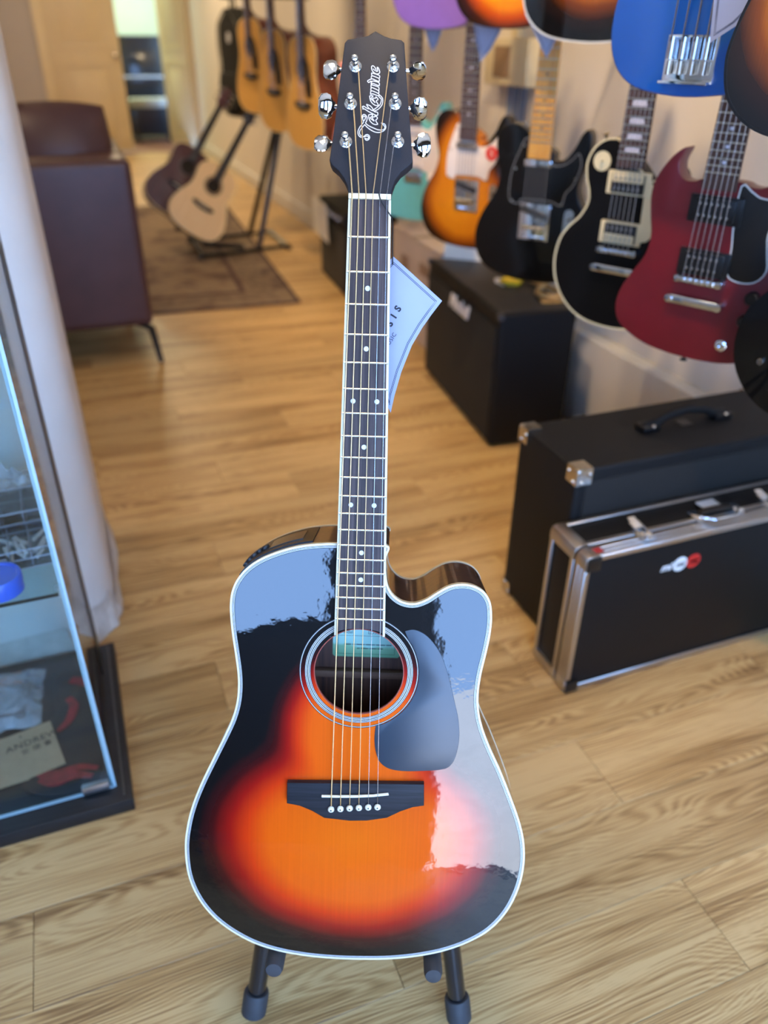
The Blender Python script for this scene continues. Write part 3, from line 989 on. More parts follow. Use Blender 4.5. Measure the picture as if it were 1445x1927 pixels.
# ---- preamp panel let into the upper left side
def on_side(i0, i1, z0, z1, d, name, material, parent):
    pts = OUTS[i0:i1]
    n_ = len(pts)
    bm = bmesh.new()
    o_ = inset(OUTS, -d)[i0:i1]
    g = inset(OUTS, 0.001)[i0:i1]
    a = [[bm.verts.new((p[0], p[1], z)) for p in L] for L, z in ((o_, z1), (o_, z0), (g, z0), (g, z1))]
    for r_ in range(4):
        for k in range(n_ - 1):
            bm.faces.new((a[r_][k], a[r_][k + 1], a[(r_ + 1) % 4][k + 1], a[(r_ + 1) % 4][k]))
    bm.faces.new([a[r_][0] for r_ in range(4)])
    bm.faces.new([a[r_][-1] for r_ in range(4)])
    return from_bm(name, bm, material, parent)
pre = on_side(7, 31, ZB + 0.012, ZT - 0.0125, 0.0012, 'preamp_panel', M_black_pl, ag)
pre['label'] = 'black preamp panel set into the guitar side'
on_side(10, 20, ZB + 0.03, ZT - 0.03, 0.0022, 'tuner_display', mat('display_plastic', (62, 60, 56), 0.15), pre)
for k in (21, 23, 25, 27, 29):
    p = OUTS[k]
    d_ = Vector((OUTS[k][0] - inset(OUTS, 0.01)[k][0], OUTS[k][1] - inset(OUTS, 0.01)[k][1], 0)).normalized()
    lathe('preamp_knob', [(0.005, 0), (0.005, 0.004), (0.004, 0.0048), (0, 0.0048)], mat('knob_grey', (52, 52, 54), 0.35), pre, 16, T(p[0], p[1], -0.06) @ Vector((0, 0, 1)).rotation_difference(d_).to_matrix().to_4x4())
lathe('strap_button', [(0, 0), (0.007, 0.0), (0.0075, 0.003), (0.005, 0.006), (0.0055, 0.012), (0.008, 0.014), (0.006, 0.016), (0, 0.0165)], M_chrome, ag, 20, T(0, -0.8745, -0.06) @ R(90, 'X'))

# ================================================================== price tag tied to the neck
tg = thing('price_tag', 'pale blue white paper price tag hanging behind the acoustic neck', 'tag', matrix=GM @ T(0, 0, -0.0315))
TAGP = mm([(25.2, -50), (78.5, -93.9), (67.8, -108.5), (58.6, -122.0), (47.9, -141.3), (37.4, -169.7), (30.7, -195.5), (27.2, -214.0), (16, -192), (4, -172), (-10, -152), (-19, -136), (-12, -108), (2, -80), (12, -64)])
M_paper = mat('tag_paper', (150, 160, 192), 0.55, var=0.02)
M_navy = mat('tag_ink', (12, 16, 30), 0.5)
slab('tag_card', TAGP, 0, 0.0006, M_paper, tg, smooth=False)
ins_ = inset(TAGP, 0.0042)
ins2 = inset(TAGP, 0.0055)
strokes('tag_border', [[(p[0] * 1000, p[1] * 1000) for p in L + [L[0]]] for L in (ins_, ins2)], 0.00055, M_navy, tg, T(0, 0, 0.0006))
A_ = 59
for ch, x, y in (('S', 31.8, -103.4), ('I', 27.6, -111.4), ('S', 23.6, -119.2)):
    text('tag_letter', ch, 0.0098, M_navy, tg, T(x / 1000, y / 1000, 0.0008) @ R(A_, 'Z'), 0.0001, bold=0.00045)
text('tag_letter', 'MUSIC', 0.0062, M_navy, tg, T(0.0246, -0.1372, 0.0008) @ R(A_, 'Z'), 0.0001, spacing=1.1)
M_cord = mat('black_cord', (18, 18, 20), 0.7)
tube('tag_cord', cr(mm([(9.2, 5, 33.5), (12.1, -2.5, 34.6), (21.6, -15, 30.6), (23.4, -18, 22), (23.8, -24, 15), (24.0, -40, 8), (24.6, -53, 3), (24.8, -58, 1.2)]), 4, False), 0.0006, M_cord, tg, 6)

# ================================================================== folding stand under the guitar
M_stand = mat('stand_black', (20, 21, 24), 0.22, var=0.05, coat=0.4)
M_rub = mat('stand_rubber', (56, 56, 58), 0.6, var=0.1, scale=80)
st = thing('guitar_stand', 'black folding A-frame stand carrying the sunburst acoustic guitar', 'guitar stand')
G3 = lambda x, y, z: GM @ Vector((x, y, z))
hinge = G3(0.0, -0.62, -0.165)
LEGS = ((-0.1304, -0.9708, -0.135, -0.1464, -1.092, -0.135), (0.1339, -0.9631, -0.135, 0.1515, -1.0877, -0.135))
for s_, L in zip((-1, 1), LEGS):
    a = G3(*L[:3])
    b_ = G3(*L[3:])
    d_ = (b_ - a).normalized()
    foot = a + d_ * ((0.013 - a.z) / d_.z)
    up_ = a - d_ * 0.16
    leg = tube('front_leg', [hinge + Vector((s_ * 0.012, 0.01, 0)), up_ + (hinge - up_) * 0.25, up_, a, foot + (a - foot).normalized() * 0.02], 0.0128, M_stand, st, 18)
    ft_dir = (a - foot).normalized()
    fo = lathe('rubber_foot', [(0, 0), (0.014, 0.0), (0.0178, 0.003), (0.0178, 0.034), (0.016, 0.038), (0.0128, 0.038)], M_rub, leg, 20)
    fo.matrix_local = T(*foot) @ Vector((0, 0, 1)).rotation_difference(ft_dir).to_matrix().to_4x4()
    ridge = bmesh.new()
    for k in range(14):
        an = 2 * math.pi * k / 14
        add_box(ridge, (0.0176 * math.cos(an), 0.0176 * math.sin(an), 0.019), (0.0025, 0.0025, 0.028), None)
    from_bm('foot_ribs', ridge, M_rub, leg, fo.matrix_local.copy())
    cx = -0.0935 if s_ < 0 else 0.0985
    cy = -0.8815
    arm = tube('support_arm', [G3(L[0] * 0.83, cy - 0.005, -0.135), G3(cx, cy, -0.125), G3(cx, cy, -0.0)], 0.0088, M_stand, st, 14)
    tube('arm_bracket', [G3(L[0] * 0.86 , cy + 0.05, -0.137), G3(L[0] * 0.90, cy - 0.04, -0.137)], 0.0165, M_rub, st, 14)
    tp = tube('arm_cushion', [G3(cx, cy, -0.118), G3(cx, cy, 0.000), G3(cx, cy - 0.0005, 0.006), G3(cx, cy - 0.0005, 0.0065)], [0.0112, 0.0112, 0.0095, 0.006], M_rub, st, 18)
    # rear legs
    rf = Vector((hinge.x + s_ * 0.11 + 0.10, hinge.y + 0.30 - s_ * 0.04, 0.013))
    rl = tube('rear_leg', [hinge + Vector((s_ * 0.012, 0.025, 0)), rf], 0.0115, M_stand, st, 14)
tube('hinge_block', [hinge + Vector((-0.045, 0.035, 0)), hinge + Vector((0.05, 0.0, 0))], 0.022, M_rub, st, 16)

# ================================================================== cases and amplifiers on the right
M_tolex = mat('black_tolex', (10, 10, 11), 0.6, spec=0.3, var=0.15, scale=300, bump=0.4, bscale=900)
M_panel = mat('black_laminate', (10, 10, 11), 0.5, spec=0.3, var=0.08, scale=60)
M_alu = mat('brushed_aluminium', (196, 192, 188), 0.32, 1.0, var=0.05, scale=60, stretch=(1, 20, 20))
M_grille = mat('grille_cloth', (20, 19, 16), 0.85, var=0.25, scale=500)
M_nickel = mat('nickel_corner', (206, 200, 190), 0.22, 1.0, var=0.04)
M_lw = mat('logo_paint_white', (236, 234, 228), 0.5, var=0.02)
M_lr = mat('logo_paint_red', (206, 40, 34), 0.5, var=0.03)

# ---- aluminium flight case
fc = thing('flight_case', 'black flight case with silver aluminium edges and latches', 'case', (0.804, 0.985, 0))
CL, CT, CH = 0.62, 0.129, 0.354
box('case_body', (CL / 2, 0.089, CH / 2), (CL - 0.008, 0.076, CH - 0.008), M_panel, fc, 0.006)
box('case_lid', (CL / 2, 0.027, CH / 2), (CL - 0.008, 0.046, CH - 0.008), M_panel, fc, 0.006)
def rail(c, s, nm='edge_profile'):
    return box(nm, c, s, M_alu, fc, 0.0012, seg=1)
# L-profiles round the front face and the back
for y0, y1 in ((0.0, 0.003), (CT - 0.003, CT)):
    ym = (y0 + y1) / 2
    rail((CL / 2, ym, CH - 0.006), (CL - 0.07, 0.0036, 0.012))
    rail((CL / 2, ym, 0.008), (CL - 0.07, 0.0036, 0.016))
    rail((0.006, ym, CH / 2), (0.012, 0.0036, CH - 0.07))
    rail((CL - 0.006, ym, CH / 2), (0.012, 0.0036, CH - 0.07))
# bands with ribs where lid and body meet (top, bottom, left and right ends)
for yc, w_ in ((0.0055, 0.009), (0.017, 0.009), (0.0285, 0.009), (0.046, 0.012), (CT - 0.0065, 0.011)):
    rail((CL / 2, yc, CH - 0.0015), (CL - 0.05, w_, 0.005), 'band_rib')
    rail((0.0015, yc, CH / 2), (0.005, w_, CH - 0.05), 'band_rib')
    rail((CL - 0.0015, yc, CH / 2), (0.005, w_, CH - 0.05), 'band_rib')
    rail((CL / 2, yc, 0.0025), (CL - 0.05, w_, 0.005), 'band_rib')
# rounded metal corners and black corner feet
def half_cap(y0, y1, x, z, sx, sz):
    pts = [(0.0, 0.0)] + [(0.03 * math.sin(t * math.pi / 16), 0.03 * (1 - math.cos(t * math.pi / 16))) for t in range(9)]
    prof = [(0.030, 0.0), (0.012, 0.0), (0.0035, 0.0035), (0.0, 0.012), (0.0, 0.030), (0.006, 0.030), (0.006, 0.014), (0.014, 0.006), (0.030, 0.006)]
    mtx = T(x, 0, z) @ Matrix.Diagonal((sx, 1, sz, 1)) @ Matrix(((1, 0, 0, 0), (0, 0, -1, 0), (0, 1, 0, 0), (0, 0, 0, 1)))
    return slab('corner_cap', [(p[0] - 0.0012, p[1] - 0.0012) for p in prof], -y1, -y0, M_alu, fc, 0.001, mtx)
for x, sx in ((0, 1), (CL, -1)):
    for z, sz in ((0, 1), (CH, -1)):
        half_cap(0.0, 0.034, x, z, sx, sz)
        half_cap(0.040, CT, x, z, sx, sz)
        box('corner_foot', (x + sx * 0.017, -0.002, z + sz * 0.017), (0.03, 0.005, 0.03), M_black_pl, fc, 0.0022)
for x in (0.15, 0.48):
    lt = box('latch', (x, 0.036, CH + 0.004), (0.03, 0.040, 0.006), M_chrome, fc, 0.002)
    tube('latch_loop', [(-0.011, -0.03, 0.003), (-0.011, 0.028, 0.010), (0.011, 0.028, 0.010), (0.011, -0.03, 0.003)], 0.0017, M_chrome, lt, 8)
    box('latch_lever', (0, 0.026, 0.010), (0.018, 0.03, 0.003), M_chrome, lt, 0.001, R(18, 'X'))
    lathe('latch_lock', [(0, 0), (0.008, 0), (0.008, 0.008), (0.006, 0.010), (0, 0.010)], M_chrome, lt, 16, T(0, -0.02, 0.002))
hd2 = box('case_handle', (0.345, 0.050, CH + 0.010), (0.085, 0.018, 0.012), M_black_pl, fc, 0.005)
for x in (-0.05, 0.05):
    box('handle_mount', (x, -0.004, -0.004), (0.022, 0.036, 0.010), M_chrome, hd2, 0.003)
tube('handle_bail', [(-0.05, -0.012, 0.0), (-0.03, -0.034, 0.002), (0.03, -0.034, 0.002), (0.05, -0.012, 0.0)], 0.0028, M_chrome, hd2, 8)
box('handle_plate', (0.012, 0.034, -0.006), (0.046, 0.026, 0.002), mat('handle_sticker', (205, 202, 198), 0.4), hd2, 0.001)
XZ = Matrix(((1, 0, 0, 0), (0, 0, -1, 0), (0, 1, 0, 0), (0, 0, 0, 1)))
def case_logo(x, disc, ink, nm):
    e = None
    if disc is not None:
        e = slab('logo_disc', circle(0.0175, 32), 0, 0.0004, disc, fc, matrix=T(x, -0.0001 + 0.004, 0.2815) @ XZ, smooth=False)
        e['label'] = nm
    ob = text('logo_letters', 'mi', 0.026 if disc is None else 0.021, ink, fc, T(x, 0.0036 if disc is not None else 0.0037, 0.281) @ XZ, 0.0001, shear=0.25, bold=0.0008)
    return ob
case_logo(0.205, None, M_lw, 'white letters')
case_logo(0.2395, M_lw, M_panel, 'white round logo')
case_logo(0.2735, M_lr, M_lw, 'red round logo')
box('red_sticker', (0.035, 0.017, CH + 0.0014), (0.018, 0.018, 0.0005), mat('sticker_red', (150, 40, 44), 0.5), fc)

# ---- black box with nickel corners and a strap handle
bx_ = thing('amplifier_case', 'black speaker box with metal corners and top handle behind flight case', 'speaker box', (0.858, 1.128, 0))
BL, BD, BH = 0.66, 0.232, 0.462
box('cabinet_shell', (BL / 2, BD / 2, BH / 2 + 0.004), (BL, BD, BH - 0.008), M_tolex, bx_, 0.010, seg=3)
box('front_baffle', (BL / 2, 0.001, BH / 2), (BL - 0.05, 0.004, BH - 0.06), M_grille, bx_, 0.001)
def ball_corner(x, y, z, sx, sy, sz):
    bm = bmesh.new()
    for c, s in (((0.018, 0.0, 0.018), (0.036, 0.0025, 0.036)), ((0.0, 0.018, 0.018), (0.0025, 0.036, 0.036)), ((0.018, 0.018, 0.0), (0.036, 0.036, 0.0025))):
        add_box(bm, (sx * c[0], sy * c[1], sz * c[2]), s)
    r_ = bmesh.ops.create_uvsphere(bm, u_segments=12, v_segments=8, radius=0.008)
    for v in r_['verts']:
        v.co += Vector((sx * 0.005, sy * 0.005, sz * 0.005))
    for p in ((0.03, 0, 0.012), (0.012, 0, 0.03), (0, 0.03, 0.012), (0, 0.012, 0.03)):
        r_ = bmesh.ops.create_uvsphere(bm, u_segments=10, v_segments=6, radius=0.0065)
        for v in r_['verts']:
            v.co = v.co * 0.8 + Vector((sx * p[0], sy * p[1], sz * p[2]))
    return auto_smooth(from_bm('metal_corner', bm, M_nickel, bx_, T(x, y, z)), 40)
for x, sx in ((-0.001, 1), (BL + 0.001, -1)):
    for y, sy in ((-0.001, 1), (BD + 0.001, -1)):
        for z, sz in ((0.003, 1), (BH + 0.001, -1)):
            ball_corner(x, y, z, sx, sy, sz)
hn = box('strap_handle', (0.355, 0.115, BH + 0.001), (0.03, 0.03, 0.002), M_black_pl, bx_)
tube('handle_strap', [(-0.115, 0, 0.006), (-0.085, 0, 0.012), (-0.05, 0.002, 0.026), (0, 0.003, 0.033), (0.05, 0.002, 0.026), (0.085, 0, 0.012), (0.115, 0, 0.006)], [0.011, 0.012, 0.010, 0.0105, 0.010, 0.012, 0.011], M_tolex, hn, 12)
for x in (-0.10, 0.10):
    box('handle_end', (x, 0, 0.006), (0.048, 0.034, 0.014), M_black_pl, hn, 0.005)
    for y in (-0.012, 0.012):
        lathe('handle_screw', [(0.005, 0), (0.005, 0.003), (0.003, 0.005), (0, 0.005)], M_chrome, hn, 12, T(x - 0.002, y - 0.008, 0.013))

# ---- big black amplifier with white script logo
am = thing('guitar_amplifier', 'large black guitar amplifier with white script logo on grille', 'amplifier', (1.19, 2.08, 0), math.radians(-6.3))
AW, AD, AH = 0.74, 0.27, 0.465
box('amp_shell', (AD / 2 + 0.002, AW / 2, AH / 2 + 0.006), (AD - 0.004, AW, AH - 0.012), M_tolex, am, 0.012, seg=3)
box('grille', (0.001, AW / 2, AH / 2 - 0.01), (0.006, AW - 0.03, AH - 0.07), M_grille, am, 0.002)
box('top_panel', (AD / 2, AW / 2, AH + 0.0005), (AD - 0.03, AW - 0.04, 0.003), mat('amp_top', (44, 40, 36), 0.5), am, 0.001)
for x in (0.03, AD - 0.03):
    for y in (0.04, AW - 0.04):
        lathe('amp_foot', [(0, 0), (0.015, 0), (0.017, 0.012), (0, 0.012)], M_rub, am, 14, T(x, y, 0))
for y in (0.008, AW - 0.008):
    box('corner_guard', (0.008, y, AH - 0.008), (0.022, 0.022, 0.022), mat('corner_plastic', (60, 56, 54), 0.5), am, 0.006)
NX_ = Matrix(((0, 0, -1, 0), (-1, 0, 0, 0), (0, 1, 0, 0), (0, 0, 0, 1)))
lgm = text('script_logo', 'Marshall', 0.066, M_lw, am, T(-0.004, 0.36, AH - 0.075) @ NX_, 0.003, shear=0.35, bold=0.0022, spacing=0.86)
lgm['label'] = 'white script lettering'
# things lying on the amplifier
AT = Matrix.Translation((1.19, 2.08, 0)) @ R(-6.3, 'Z')
cd = thing('price_card', 'white price card standing on the black amplifier top', 'card', tuple(AT @ Vector((0.125, 0.695, AH + 0.003))), math.radians(-40))
M_card = mat('card_white', (244, 240, 228), 0.6, var=0.02)
box('card_front', (0, 0.0, 0.032), (0.15, 0.0012, 0.066), M_card, cd, matrix=R(-12, 'X'))
box('card_back', (0, 0.026, 0.032), (0.15, 0.0012, 0.066), M_card, cd, matrix=R(14, 'X'))
pkb = thing('pick_tag', 'white paper tag lying beside yellow disc on the amplifier', 'tag', tuple(AT @ Vector((0.155, 0.36, AH + 0.0025))), 0.6)
slab('paper_tag', mm([(-55, -32), (30, -42), (46, 0), (24, 44), (-20, 20)]), 0, 0.0012, mat('tag_white', (226, 226, 232), 0.5), pkb, smooth=False)
ds = thing('yellow_disc', 'round bright yellow tin lying on the amplifier top', 'tin', tuple(AT @ Vector((0.172, 0.325, AH + 0.0042))))
lathe('disc_tin', [(0, 0), (0.036, 0), (0.038, 0.002), (0.038, 0.012), (0.036, 0.0145), (0, 0.0145)], mat('yellow_tin', (226, 196, 20), 0.35, var=0.25, scale=40), ds, 32)
lathe('disc_rim', [(0.0382, 0.004), (0.040, 0.005), (0.040, 0.009), (0.0382, 0.010)], mat('yellow_rim', (170, 150, 40), 0.4), ds, 32)
lb = thing('cable_loop', 'tan leather strap coiled along the back of the amplifier', 'strap', tuple(AT @ Vector((0.262, 0.2, AH + 0.003))))
M_tan = mat('tan_leather', (176, 140, 84), 0.55, var=0.2, scale=60)
tube('strap_band', cr([(0.0, 0.30, 0.012), (-0.005, 0.22, 0.014), (0.0, 0.15, 0.013), (-0.012, 0.07, 0.014), (0.0, 0.0, 0.013), (0.01, -0.06, 0.013), (-0.03, -0.10, 0.013), (-0.07, -0.07, 0.013), (-0.06, -0.02, 0.013), (-0.01, 0.0, 0.034)], 5, False), 0.009, M_tan, lb, 8)
slab('strap_end', mm([(-95, -112), (-20, -122), (2, -92), (-16, -58), (-80, -64)]), 0.0, 0.004, M_tan, lb, 0.001)

# ---- tall pale carton with lid sheets behind the amplifier
cb = thing('cardboard_carton', 'pale beige cardboard carton between the two black amplifiers', 'carton', (1.375, 2.93, 0), math.radians(-3))
M_kraft = mat('pale_carton', (196, 180, 168), 0.75, var=0.06, scale=8)
M_lid = mat('carton_lid', (214, 196, 184), 0.7, var=0.04, scale=8)
box('carton_body', (0.118, 0.31, 0.222), (0.236, 0.62, 0.444), M_kraft, cb, 0.004)
box('carton_flap', (0.118, 0.155, 0.448), (0.24, 0.30, 0.006), M_lid, cb, 0.002)
box('carton_flap', (0.118, 0.468, 0.449), (0.24, 0.30, 0.006), M_lid, cb, 0.002)
box('carton_tape', (0.118, 0.31, 0.4525), (0.242, 0.05, 0.001), mat('packing_tape', (190, 168, 140), 0.25), cb)
for y, z, w_, h_ in ((0.18, 0.34, 0.12, 0.05), (0.43, 0.31, 0.10, 0.08), (0.3, 0.16, 0.16, 0.04)):
    box('carton_print', (-0.0008, y, z), (0.001, w_, h_), mat('carton_ink', (150, 128, 112), 0.7, var=0.2, scale=60), cb)

# ---- small dark amplifier with a white sheet
sa = thing('practice_amplifier', 'small dark practice amplifier with white paper sheet on front', 'amplifier', (1.30, 3.93, 0), math.radians(-4))
box('amp_shell', (0.14, 0.30, 0.215), (0.28, 0.60, 0.43), M_tolex, sa, 0.012, seg=3)
box('grille', (-0.001, 0.30, 0.18), (0.006, 0.55, 0.31), mat('grille_grey', (60, 56, 48), 0.8, var=0.2, scale=300), sa, 0.002)
box('control_panel', (-0.002, 0.30, 0.385), (0.008, 0.55, 0.05), M_black_pl, sa, 0.002)
for k in range(5):
    lathe('control_knob', [(0.011, 0), (0.010, 0.012), (0, 0.013)], M_nickel, sa, 14, T(-0.006, 0.12 + k * 0.09, 0.385) @ R(-90, 'Y'))
ps = box('paper_sheet', (1.2905, 4.36, 0.335), (0.002, 0.36, 0.20), M_card, None, matrix=R(-4, 'Z') @ R(-3, 'Y'))
tag(ps, 'white paper sheet propped against the small dark amplifier', 'paper')
sw = box('wall_plug', (1.555, 2.0, 0.035), (0.05, 0.11, 0.07), M_white_pl, None, 0.012)
sw.location = (1.545, 2.03, 0.035)
tag(sw, 'small white plug block lying by the foot of the wall', 'plug')

# ================================================================== glass display cabinet on the left
M_blackwood = wood('black_veneer', (16, 17, 19), (34, 35, 37), 0.38, 0.0, 'X', 160, 6, bump=0.2)
M_gedge = mat('glass_edge', (178, 206, 214), 0.15, var=0.05, scale=40, spec=0.8)
M_gedged = mat('glass_edge_dark', (8, 18, 20), 0.35, var=0.05, spec=0.2)
M_glass = glassmat('cabinet_glass', (0.93, 0.965, 0.96), thin=1.5)
M_shelf = glassmat('shelf_glass', (0.80, 0.90, 0.90), thin=1.5)
gc = thing('display_cabinet', 'glass display cabinet with black base beside the white pillar', 'cabinet', (0, 0, 0))
CX0, CX1, CY0, CY1 = -0.56, -0.086, 1.004, 1.452
box('cabinet_base', ((CX0 + CX1) / 2, (CY0 + CY1) / 2, 0.015), (CX1 - CX0, CY1 - CY0, 0.03), M_blackwood, gc, 0.0015)
dr_ = box('glass_door', ((CX0 + 0.03 - 0.116) / 2, 1.043, 0.032 + 0.86), (0.116 * -1 - (CX0 + 0.03), 0.005, 1.72), M_glass, gc)
dcx = (CX0 + 0.03 - 0.116) / 2
box('door_edge', (-0.1135 - dcx, 0, 0), (0.0045, 0.0055, 1.72), M_gedge, dr_)
box('door_edge', (0.0, 0, -0.86), (0.116 * -1 - (CX0 + 0.03), 0.0055, 0.002), M_gedge, dr_)
hg = box('door_hinge', (-0.043 - 0.0 + (-0.112 - dcx) + 0.0105, -0.006, -0.8435), (0.047, 0.014, 0.017), mat('hinge_steel', (176, 170, 166), 0.3, 1.0), dr_, 0.004)
sd = box('glass_side', (-0.118, 1.235, 0.03 + 0.86), (0.005, 0.37, 1.72), M_glass, gc)
box('glass_edge', (0, 0.15, 0), (0.0066, 0.07, 1.72), M_gedged, sd)
box('glass_edge', (0, -0.184, 0), (0.0052, 0.003, 1.72), M_gedge, sd)
box('side_track', (-0.1, 1.228, 0.0312), (0.0035, 0.42, 0.0026), mat('track_grey', (96, 94, 88), 0.3, 0.6), gc)
bk = box('glass_back', ((CX0 + 0.03 - 0.122) / 2, 1.428, 0.03 + 0.86), (-0.122 - (CX0 + 0.03), 0.005, 1.72), M_glass, gc)
box('cabinet_top', ((CX0 + CX1) / 2, (CY0 + CY1) / 2, 1.768), (CX1 - CX0, CY1 - CY0, 0.03), M_blackwood, gc, 0.0015)
sh = box('glass_shelf', ((CX0 + 0.03 - 0.124) / 2, 1.236, 0.468), (-0.124 - (CX0 + 0.03), 0.37, 0.006), M_shelf, gc)
box('shelf_edge', (0, -0.1855, 0), (-0.124 - (CX0 + 0.03), 0.001, 0.006), M_gedged, sh)
for y in (1.07, 1.40):
    box('shelf_bracket', (-0.1255, y, 0.461), (0.009, 0.014, 0.016), mat('bracket_clear', (190, 196, 198), 0.2, 0.3), gc, 0.002)
# contents: shelf
SZ = 0.4715
tn_ = thing('round_tin', 'round bright blue plastic pot on the glass shelf', 'pot', (-0.205, 1.0835, SZ))
M_blue = mat('blue_plastic', (38, 92, 206), 0.3, var=0.04)
lathe('pot_body', [(0, 0), (0.031, 0), (0.0335, 0.002), (0.0335, 0.019)], M_blue, tn_, 40)
lathe('pot_lid', [(0.0345, 0.016), (0.0345, 0.030), (0.033, 0.032), (0.029, 0.032), (0.0275, 0.0295), (0.0, 0.0295)], M_blue, tn_, 40)
M_clear = glassmat('clear_plastic', (0.86, 0.89, 0.93), 0.08, thin=1.45)
M_clear2 = mat('clear_plastic_edge', (206, 214, 226), 0.2, var=0.05, alpha=0.55)
M_stick = mat('ivory_stick', (236, 230, 214), 0.4, var=0.06)
M_pink = mat('pink_plastic', (240, 96, 140), 0.4, var=0.2, scale=60)
def clear_box(name, label, loc, rz, w, d, h, contents):
    t_ = thing(name, label, 'box', loc, rz)
    bm = bmesh.new()
    for c, s in (((0, 0, 0.001), (w, d, 0.0015)), ((0, -d / 2, h / 2), (w, 0.0015, h)), ((0, d / 2, h / 2), (w, 0.0015, h)), ((-w / 2, 0, h / 2), (0.0015, d, h)), ((w / 2, 0, h / 2), (0.0015, d, h))):
        add_box(bm, c, s)
    from_bm('box_tray', bm, M_clear, t_)
    box('box_lid', (0, 0, h + 0.001), (w + 0.003, d + 0.003, 0.0018), M_clear, t_)
    bm = bmesh.new()
    for z in (0.0015, h * 0.55, h + 0.001):
        for y in (-d / 2 - 0.001, d / 2 + 0.001):
            add_box(bm, (0, y, z), (w, 0.0016, 0.0018))
        for x in (-w / 2 - 0.001, w / 2 + 0.001):
            add_box(bm, (x, 0, z), (0.0016, d, 0.0018))
    for x in (-w / 2 - 0.0008, w / 2 + 0.0008):
        for y in (-d / 2 - 0.0008, d / 2 + 0.0008):
            add_box(bm, (x, y, h / 2), (0.002, 0.002, h))
    for i in range(1, 4):
        add_box(bm, (-w / 2 + w * i / 4, 0, h / 2), (0.0012, d, h - 0.002))
    from_bm('box_rim', bm, M_clear2, t_)
    box('box_clasp', (-w * 0.12, -d / 2 - 0.003, h * 0.6), (0.022, 0.003, 0.014), M_clear2, t_, 0.001)
    for c in contents:
        tube('stick', [(c[0], c[1], c[2]), (c[0] + c[3] * math.cos(c[4]), c[1] + c[3] * math.sin(c[4]), c[2] + c[5])], [0.0032, 0.0026], M_stick if c[6] else M_pink, t_, 8)
    return t_
rnd = random.Random(3)
clear_box('storage_box', 'clear plastic box of ivory sticks on the glass shelf', (-0.192, 1.175, SZ), math.radians(4), 0.125, 0.085, 0.034,
          [(rnd.uniform(-0.02, 0.045), rnd.uniform(-0.03, 0.02), 0.006 + 0.0065 * (i % 3), rnd.uniform(0.018, 0.032), rnd.uniform(0.5, 2.6), 0.003, 1) for i in range(14)])
clear_box('storage_box', 'clear plastic box with pink pieces, behind the ivory sticks', (-0.207, 1.27, SZ), math.radians(3), 0.15, 0.085, 0.05,
          [(rnd.uniform(-0.07, -0.01), rnd.uniform(-0.03, 0.01), 0.006 + 0.007 * (i % 4), rnd.uniform(0.015, 0.03), rnd.uniform(0, 3.1), 0.002, 0 if i % 3 else 1) for i in range(16)])
# crumpled clear bag on the shelf and a second bag on the base
def bag(name, label, loc, rz, w, d, h, seed, material, n=9):
    r2 = random.Random(seed)
    bm = bmesh.new()
    rows = []
    for j in range(n):
        rows.append([])
        for i in range(n):
            u, v = i / (n - 1), j / (n - 1)
            e = min(u, 1 - u, v, 1 - v) * 2
            rows[-1].append(bm.verts.new(((u - 0.5) * w + r2.uniform(-1, 1) * w * 0.03, (v - 0.5) * d + r2.uniform(-1, 1) * d * 0.03, 0.0015 + h * (e ** 0.5) * r2.uniform(0.55, 1.0))))
    for j in range(n - 1):
        for i in range(n - 1):
            bm.faces.new((rows[j][i], rows[j][i + 1], rows[j + 1][i + 1], rows[j + 1][i]))
    low = [[bm.verts.new((v.co.x, v.co.y, 0.001)) for v in r_] for r_ in rows]
    for j in range(n - 1):
        for i in range(n - 1):
            bm.faces.new((low[j][i], low[j + 1][i], low[j + 1][i + 1], low[j][i + 1]))
    for i in range(n - 1):
        bm.faces.new((rows[0][i], low[0][i], low[0][i + 1], rows[0][i + 1]))
        bm.faces.new((rows[-1][i], rows[-1][i + 1], low[-1][i + 1], low[-1][i]))
        bm.faces.new((rows[i][0], rows[i + 1][0], low[i + 1][0], low[i][0]))
        bm.faces.new((rows[i][-1], low[i][-1], low[i + 1][-1], rows[i + 1][-1]))
    t_ = thing(name, label, 'bag', loc, rz)
    o = from_bm('bag_film', bm, material, t_)
    return t_
M_film = mat('bag_film', (198, 204, 208), 0.12, var=0.25, scale=30, alpha=0.42, spec=0.9)
bg1 = bag('plastic_bag', 'crumpled clear plastic bag on the dark cabinet floor', (-0.31, 1.332, 0.0352), math.radians(-4), 0.15, 0.17, 0.045, 5, M_film, 11)
for k, (x, y, w_, d_, h_, c) in enumerate(((-0.01, 0.0, 0.11, 0.12, 0.010, (176, 120, 92)), (0.02, -0.02, 0.07, 0.09, 0.016, (112, 108, 106)))):
    box('bagged_part', (x, y, 0.006 + h_ / 2), (w_, d_, h_), mat('bagged_%d' % k, c, 0.5, var=0.3, scale=25), bg1, 0.003, R(12 - 20 * k, 'Z'))
bag('plastic_bag', 'crumpled clear plastic bag at back of the glass shelf', (-0.2, 1.365, SZ), 0.0, 0.13, 0.09, 0.09, 9, M_film)
